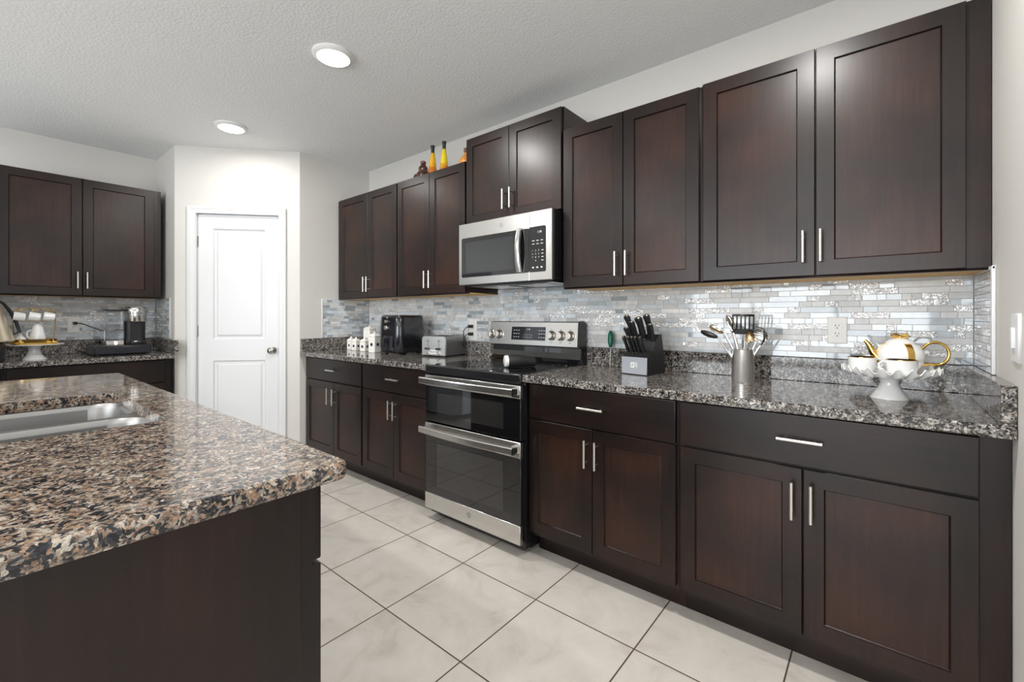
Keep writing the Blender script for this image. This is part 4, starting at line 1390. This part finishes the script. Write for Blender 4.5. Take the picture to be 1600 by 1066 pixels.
def stripe(a0, wdt=0.010):
    B = MB()
    rr = []
    for r_, z in [(0.0655, 0.0385), (0.0692, 0.058), (0.0662, 0.0785), (0.0552, 0.0965), (0.0425, 0.1062)]:
        rr.append([(r_ * math.cos(a0 + s_ * wdt / r_), r_ * math.sin(a0 + s_ * wdt / r_), z) for s_ in (-1, -0.5, 0, 0.5, 1)] + [((r_ - 0.002) * math.cos(a0 + s_ * wdt / r_), (r_ - 0.002) * math.sin(a0 + s_ * wdt / r_), z) for s_ in (1, -1)])
    B.rings(rr)
    obj('gold_stripe', B, M_GOLD, tb, local=True, label='gold stripe')
stripe(R(-75)); stripe(R(165)); stripe(R(45))
b = MB(); b.tube([(-0.052, 0, 0.045), (-0.064, 0, 0.052), (-0.078, 0, 0.072), (-0.088, 0, 0.096), (-0.096, 0, 0.108), (-0.101, 0, 0.113)], [0.019, 0.016, 0.0115, 0.0085, 0.0065, 0.0055], 16)
obj('spout', b, M_GOLD, t, local=True, label='gold spout')
b = MB()
pts = []
for k in range(17):
    a = R(150 - 262 * k / 16)
    pts.append((0.094 + 0.036 * math.cos(a), 0, 0.072 + 0.040 * math.sin(a)))
b.tube([(0.056, 0, 0.088)] + pts + [(0.060, 0, 0.030)], 0.0048, 10)
obj('handle', b, M_GOLD, t, local=True, label='gold loop handle')

# bottles on top of the cabinets
ZV = 2.2375
def oil(x, y, label, H, c1, c2, rz=0):
    t = thing('oil_bottle', label, 'bottle', (x, y, ZV), rz, 'decorative oil bottles on the cabinet top')
    B = MB(); B.lathe((0, 0, 0), [(0, 0), (0.031, 0), (0.033, 0.004), (0.032, 0.03), (0.022, H * 0.5), (0.0145, H * 0.72), (0.0135, H * 0.76), (0, H * 0.76)], 28)
    obj('glass', B, c1, t, local=True)
    B = MB(); B.lathe((0, 0, 0), [(0, H * 0.74), (0.0155, H * 0.745), (0.0125, H * 0.76), (0.0135, H * 0.93), (0.016, H * 0.955), (0.0155, H), (0, H)], 20)
    obj('cap', B, M_BLKM, t, local=True, label='black cap')
    B = MB(); B.lathe((0, 0, 0), [(0, 0.002), (0.0316, 0.004), (0.0326, 0.03), (0.0315, 0.036), (0.0295, 0.045), (0, 0.05)], 20)
    return t
def oil_mat(name, top, low, zmid):
    m, nt, b_ = nm(name)
    tc = N(nt, 'ShaderNodeTexCoord')
    sp = N(nt, 'ShaderNodeSeparateXYZ'); nt.links.new(tc.outputs['Object'], sp.inputs[0])
    no = N(nt, 'ShaderNodeTexNoise'); no.inputs['Scale'].default_value = 45; nt.links.new(tc.outputs['Object'], no.inputs['Vector'])
    ma = N(nt, 'ShaderNodeMath', operation='MULTIPLY_ADD'); ma.inputs[1].default_value = 0.10; nt.links.new(no.outputs['Fac'], ma.inputs[0]); nt.links.new(sp.outputs['Z'], ma.inputs[2])
    mr = N(nt, 'ShaderNodeMapRange'); mr.inputs['From Min'].default_value = zmid - 0.02 + 0.05; mr.inputs['From Max'].default_value = zmid + 0.02 + 0.05
    nt.links.new(ma.outputs[0], mr.inputs['Value'])
    mx = N(nt, 'ShaderNodeMix', data_type='RGBA'); mx.inputs['A'].default_value = (*low, 1); mx.inputs['B'].default_value = (*top, 1)
    nt.links.new(mr.outputs['Result'], mx.inputs['Factor']); nt.links.new(mx.outputs['Result'], b_.inputs['Base Color'])
    b_.inputs['Roughness'].default_value = 0.06; b_.inputs['Coat Weight'].default_value = 0.6
    b_.inputs['Transmission Weight'].default_value = 0.25
    return m
oil(-2.540, 2.155, 'amber oil bottle with black cap, beside the brown jug', 0.228, oil_mat('amber_oil', (0.88, 0.48, 0.01), (0.60, 0.16, 0.01), 0.075), None)
oil(-2.415, 2.155, 'yellow oil bottle with black cap, right of the amber one', 0.228, oil_mat('yellow_oil', (0.90, 0.68, 0.01), (0.65, 0.24, 0.01), 0.065), None)
M_JUG = None
m, nt, b_ = nm('speckled_brown_glaze')
tc = N(nt, 'ShaderNodeTexCoord'); vo = N(nt, 'ShaderNodeTexVoronoi'); vo.inputs['Scale'].default_value = 70
nt.links.new(tc.outputs['Object'], vo.inputs['Vector'])
rp = ramp(nt, [(0.0, (0.45, 0.36, 0.26)), (0.25, (0.10, 0.035, 0.02)), (0.6, (0.04, 0.012, 0.008))])
nt.links.new(vo.outputs['Distance'], rp.inputs['Fac']); nt.links.new(rp.outputs['Color'], b_.inputs['Base Color'])
b_.inputs['Roughness'].default_value = 0.2
M_JUG = m
t = thing('decorative_jug', 'brown speckled jug at the left of the cabinet top bottles', 'jug', (-2.655, 2.16, ZV), R(20))
b = MB(); b.lathe((0, 0, 0), [(0, 0), (0.035, 0), (0.048, 0.012), (0.052, 0.032), (0.045, 0.052), (0.034, 0.066), (0.036, 0.080), (0.032, 0.096), (0.020, 0.108), (0.0175, 0.122), (0, 0.122)], 28)
b.sphere((-0.055, 0, 0.026), 0.026)
b.sphere((0.052, 0, 0.040), 0.026, (1.3, 1, 0.8))
jb = obj('body', b, M_JUG, t, local=True)
b = MB(); b.lathe((0, 0, 0), [(0.019, 0.120), (0.021, 0.124), (0.021, 0.136), (0.017, 0.140), (0, 0.140)], 20)
obj('stopper', b, plain('red_brown_stopper', (0.13, 0.03, 0.02), 0.4), t, local=True)
t = thing('gourd_bottle', 'small orange gourd bottle beside the tall cabinet over the microwave', 'bottle', (-2.190, 2.155, ZV))
b = MB(); b.lathe((0, 0, 0), [(0, 0), (0.030, 0), (0.046, 0.014), (0.050, 0.032), (0.042, 0.052), (0.024, 0.070), (0.014, 0.082), (0.012, 0.095), (0, 0.095)], 28)
obj('body', b, plain('orange_glaze', (0.60, 0.22, 0.03), 0.2, 0, 0.5), t, local=True)
b = MB(); b.lathe((0, 0, 0), [(0.012, 0.094), (0.017, 0.100), (0.018, 0.118), (0.012, 0.126), (0, 0.126)], 20)
obj('stopper', b, plain('brown_cork', (0.12, 0.05, 0.03), 0.6), t, local=True)

# ------------------------------------------------------------------ left counter
CX, CY = -4.44, 0.262
cake_stand(CX, CY, 'plain white cake stand on the left counter holding cup rack', 0.060, 0.145, 0.098)
LZ = ZT + 0.0995
# gold tray
t = thing('gold_tray', 'gold beaded oval tray on the plain white cake stand', 'tray', (CX, CY, LZ), 0)
b = MB()
b.rings([[(x, y, z) for x, y in rrect(-q, q, -q * 1.45, q * 1.45, q * 0.7, 8)] for q, z in ((0.066, 0.0), (0.072, 0.004), (0.074, 0.038), (0.071, 0.040), (0.068, 0.008), (0.02, 0.006))])
obj('pan', b, M_GOLD, t, local=True)
b = MB()
for k in range(36):
    pts = rrect(-0.0745, 0.0745, -0.107, 0.107, 0.05, 8)
    p = pts[k % len(pts)]
    b.sphere((p[0], p[1], 0.017), 0.008, seg=8)
obj('beading', b, M_GOLD, t, local=True)
# cup rack: arch of wire over the tray
t = thing('cup_rack', 'arched brass wire rack with white cups hanging from it', 'cup rack', (CX, CY, LZ + 0.007), 0)
b = MB()
arch = []
for k in range(13):
    a = math.pi * k / 12
    arch.append((0.0, -0.100 * (1 if math.cos(a) > 0 else -1) * abs(math.cos(a)) ** 0.6, 0.205 + 0.035 * math.sin(a) ** 0.7 if 0 < k < 12 else 0.195))
pts = [(0.0, -0.088, 0.0), (0, -0.096, 0.10)] + arch + [(0, 0.096, 0.10), (0, 0.088, 0.0)]
b.tube(pts, 0.003, 8)
b.tube([(0, -0.098, 0.155), (0, 0.098, 0.155)], 0.0025, 8)
for k in range(4):
    y = -0.075 + k * 0.05
    b.tube([(0.0, y, 0.236), (0.02, y + 0.008, 0.228), (0.030, y + 0.012, 0.234)], 0.0022, 6)
b.tube([(-0.03, -0.08, 0.002), (0.03, -0.08, 0.002), (0.03, 0.08, 0.002), (-0.03, 0.08, 0.002)], 0.0025, 6, closed=True)
obj('wire_frame', b, M_BRASS, t, local=True)
def hang_cup(y, label, x=0.030):
    t = thing('hanging_cup', label, 'cup', (CX + x, CY + y, LZ + 0.165), R(90), 'white cups hanging on the brass rack')
    B = MB()
    T_ = Matrix.Translation((0, 0, 0)) @ Matrix.Rotation(R(8), 4, 'X')
    prof = [(0, 0), (0.022, 0), (0.026, 0.003), (0.029, 0.03), (0.031, 0.056), (0.029, 0.056), (0.026, 0.03), (0.022, 0.006), (0, 0.005)]
    rr = []
    for r_, z in prof:
        rr.append([Vector((max(r_, 1e-5) * math.cos(2 * math.pi * k / 24), max(r_, 1e-5) * math.sin(2 * math.pi * k / 24), z)) for k in range(24)])
    M_ = Matrix.Translation((0, 0, 0.026)) @ Matrix.Rotation(R(-82), 4, 'Y') @ Matrix.Translation((0, 0, -0.028))
    M_ = Matrix.Rotation(R(0), 4, 'Z') @ M_
    B.rings([[M_ @ p for p in g] for g in rr])
    obj('bowl', B, M_PORC, t, local=True)
    B = MB()
    B.tube([M_ @ Vector(p) for p in ((0.028, 0, 0.042), (0.040, 0, 0.044), (0.046, 0, 0.034), (0.044, 0, 0.022), (0.034, 0, 0.014), (0.026, 0, 0.014))], 0.0028, 8)
    obj('handle', B, M_GOLD, t, local=True, label='gold cup handle')
    return t
hang_cup(-0.070, 'white cup hanging leftmost on the brass rack')
hang_cup(0.0, 'white cup hanging in the middle of the brass rack')
hang_cup(0.068, 'white cup hanging rightmost on the brass rack')
t = thing('coffee_pot', 'tall fluted white porcelain pot on the gold tray', 'pot', (CX + 0.005, CY + 0.015, LZ + 0.0095))
b = MB()
prof = [(0, 0), (0.036, 0), (0.042, 0.02), (0.038, 0.055), (0.030, 0.090), (0.026, 0.112), (0.022, 0.122), (0.012, 0.132), (0, 0.135)]
b.lathe((0, 0, 0), prof, 36)
obj('pot_body', b, M_PORC, t, local=True)
b = MB(); b.tube([(0, -0.036, 0.03), (0, -0.050, 0.05), (0, -0.048, 0.08), (0, -0.034, 0.09), (0, -0.022, 0.085)], 0.005, 8)
obj('handle', b, M_PORC, t, local=True)
t = thing('sugar_bowl', 'short white porcelain sugar bowl left on the gold tray', 'bowl', (CX, CY - 0.065, LZ + 0.0095))
b = MB(); b.lathe((0, 0, 0), [(0, 0), (0.020, 0), (0.028, 0.012), (0.029, 0.03), (0.020, 0.045), (0.008, 0.052), (0.008, 0.062), (0, 0.066)], 28)
obj('bowl', b, M_PORC, t, local=True)
b = MB(); b.tube([(0.026, 0, 0.015), (0.038, 0, 0.025), (0.034, 0, 0.038), (0.022, 0, 0.040)], 0.003, 8); obj('handle', b, M_PORC, t, local=True)

# kettle at the picture edge
t = thing('electric_kettle', 'cone shaped champagne kettle with black handle, left counter edge', 'kettle', (-4.345, 0.048, ZT), R(0))
b = MB(); b.lathe((0, 0, 0), [(0, 0.0), (0.076, 0.0), (0.080, 0.01), (0.078, 0.120), (0.070, 0.130), (0, 0.130)], 40)
obj('power_base', b, M_BLKP, t, local=True, label='black base')
b = MB(); b.lathe((0, 0, 0), [(0, 0.132), (0.120, 0.132), (0.123, 0.138), (0.118, 0.160), (0.052, 0.395), (0.044, 0.41), (0.0, 0.415)], 48)
obj('body', b, plain('champagne_metal', (0.66, 0.58, 0.44), 0.28, 0.7), t, local=True)
b = MB(); b.tube([(-0.03, 0.045, 0.400), (-0.04, 0.075, 0.375), (-0.05, 0.105, 0.32), (-0.06, 0.130, 0.25), (-0.06, 0.145, 0.19), (-0.05, 0.108, 0.17)], [0.007, 0.009, 0.010, 0.010, 0.009, 0.006], 10)
obj('handle', b, M_BLKP, t, local=True)

# coffee machine on a pod drawer
t = thing('pod_drawer', 'black coffee pod drawer under the coffee machine', 'drawer box', (-4.60, 0.728, ZT))
b = MB(); b.box(-0.16, 0.15, -0.168, 0.168, 0.006, 0.072, 0.004)
for sx in (-0.13, 0.12):
    for sy in (-0.145, 0.145):
        b.cyl((sx, sy, 0), (sx, sy, 0.008), 0.012, None, 10)
obj('case', b, M_BLKP, t, local=True)
b = MB(); b.box(0.150, 0.160, -0.162, 0.162, 0.010, 0.064, 0.003); dd = obj('drawer_front', b, plain('dark_blue_black', (0.014, 0.015, 0.022), 0.3), t, local=True)
b = MB(); b.cyl((0.160, 0, 0.037), (0.172, 0, 0.037), 0.007, 0.008, 12); obj('knob', b, M_BLKP, dd, local=True)
DZ = ZT + 0.0725
t = thing('coffee_machine', 'chrome and black pod coffee machine with clear water tank', 'coffee machine', (-4.62, 0.76, DZ))
b = MB()
b.rings([[(x, y, z) for x, y in rrect(-0.10, 0.055, -0.005, 0.125, 0.03, 6)] for z in (0.028, 0.185)])
obj('body', b, M_BLKP, t, local=True)
b = MB()
b.lathe((0.02, 0.065, 0), [(0, 0.180), (0.066, 0.180), (0.068, 0.184), (0.068, 0.245), (0.071, 0.248), (0.071, 0.262), (0.071, 0.266), (0.068, 0.270), (0.068, 0.286), (0.060, 0.296), (0, 0.298)], 40, sx=1.0)
obj('brew_head', b, M_STEELZ, t, local=True, label='chrome brew head')
b = MB(); b.box(-0.09, 0.05, 0.0, 0.13, 0.0, 0.028, 0.004); b.box(0.02, 0.085, 0.025, 0.105, 0.0, 0.022, 0.004)
obj('base', b, M_BLKP, t, local=True)
b = MB(); b.cyl((0.055, 0.065, 0.0225), (0.055, 0.065, 0.027), 0.034, None, 24); obj('drip_tray', b, M_CHROME, t, local=True)
M_TANK = plain('clear_tank', (0.92, 0.95, 0.97), 0.03, 0, trans=0.95, ior=1.15)
b = MB()
q = rrect(-0.075, 0.06, -0.115, -0.012, 0.02, 5)
b.rings([[(x, y, z) for x, y in q] for z in (0.030, 0.262)], True, False)
qi = rrect(-0.072, 0.057, -0.112, -0.015, 0.018, 5)
tk = obj('water_tank', b, M_TANK, t, local=True, label='clear water tank')
b = MB()
b.rings([[(x, y, z) for x, y in rrect(-0.071, 0.056, -0.111, -0.016, 0.018, 5)] for z in (0.034, 0.108)])
obj('water', b, plain('water', (0.9, 0.95, 1.0), 0.0, trans=1.0, ior=1.33), tk, local=True)
b = MB(); b.box(-0.08, 0.068, -0.122, -0.006, 0.262, 0.276, 0.004); b.box(-0.05, 0.02, -0.02, 0.06, 0.270, 0.282, 0.003)
obj('tank_lid', b, M_BLKP, t, local=True)
b = MB(); b.box(-0.075, 0.06, -0.115, -0.012, 0.0, 0.029, 0.003); b.cyl((0.0, -0.06, 0.002), (0.0625, -0.06, 0.012), 0.012, None, 14); obj('tank_base', b, M_NICKEL, t, local=True)
b = MB()
b.tube([(-4.895, 0.510, 1.155), (-4.875, 0.520, 1.155), (-4.85, 0.545, 1.150), (-4.82, 0.60, 1.12), (-4.80, 0.66, 1.09), (-4.78, 0.70, 1.085), (-4.74, 0.73, 1.10), (-4.715, 0.745, 1.10)], 0.0038, 8)
b.box(-4.914, -4.885, 0.497, 0.521, 1.143, 1.167, 0.004)
obj('power_cord', b, M_BLKP, t)
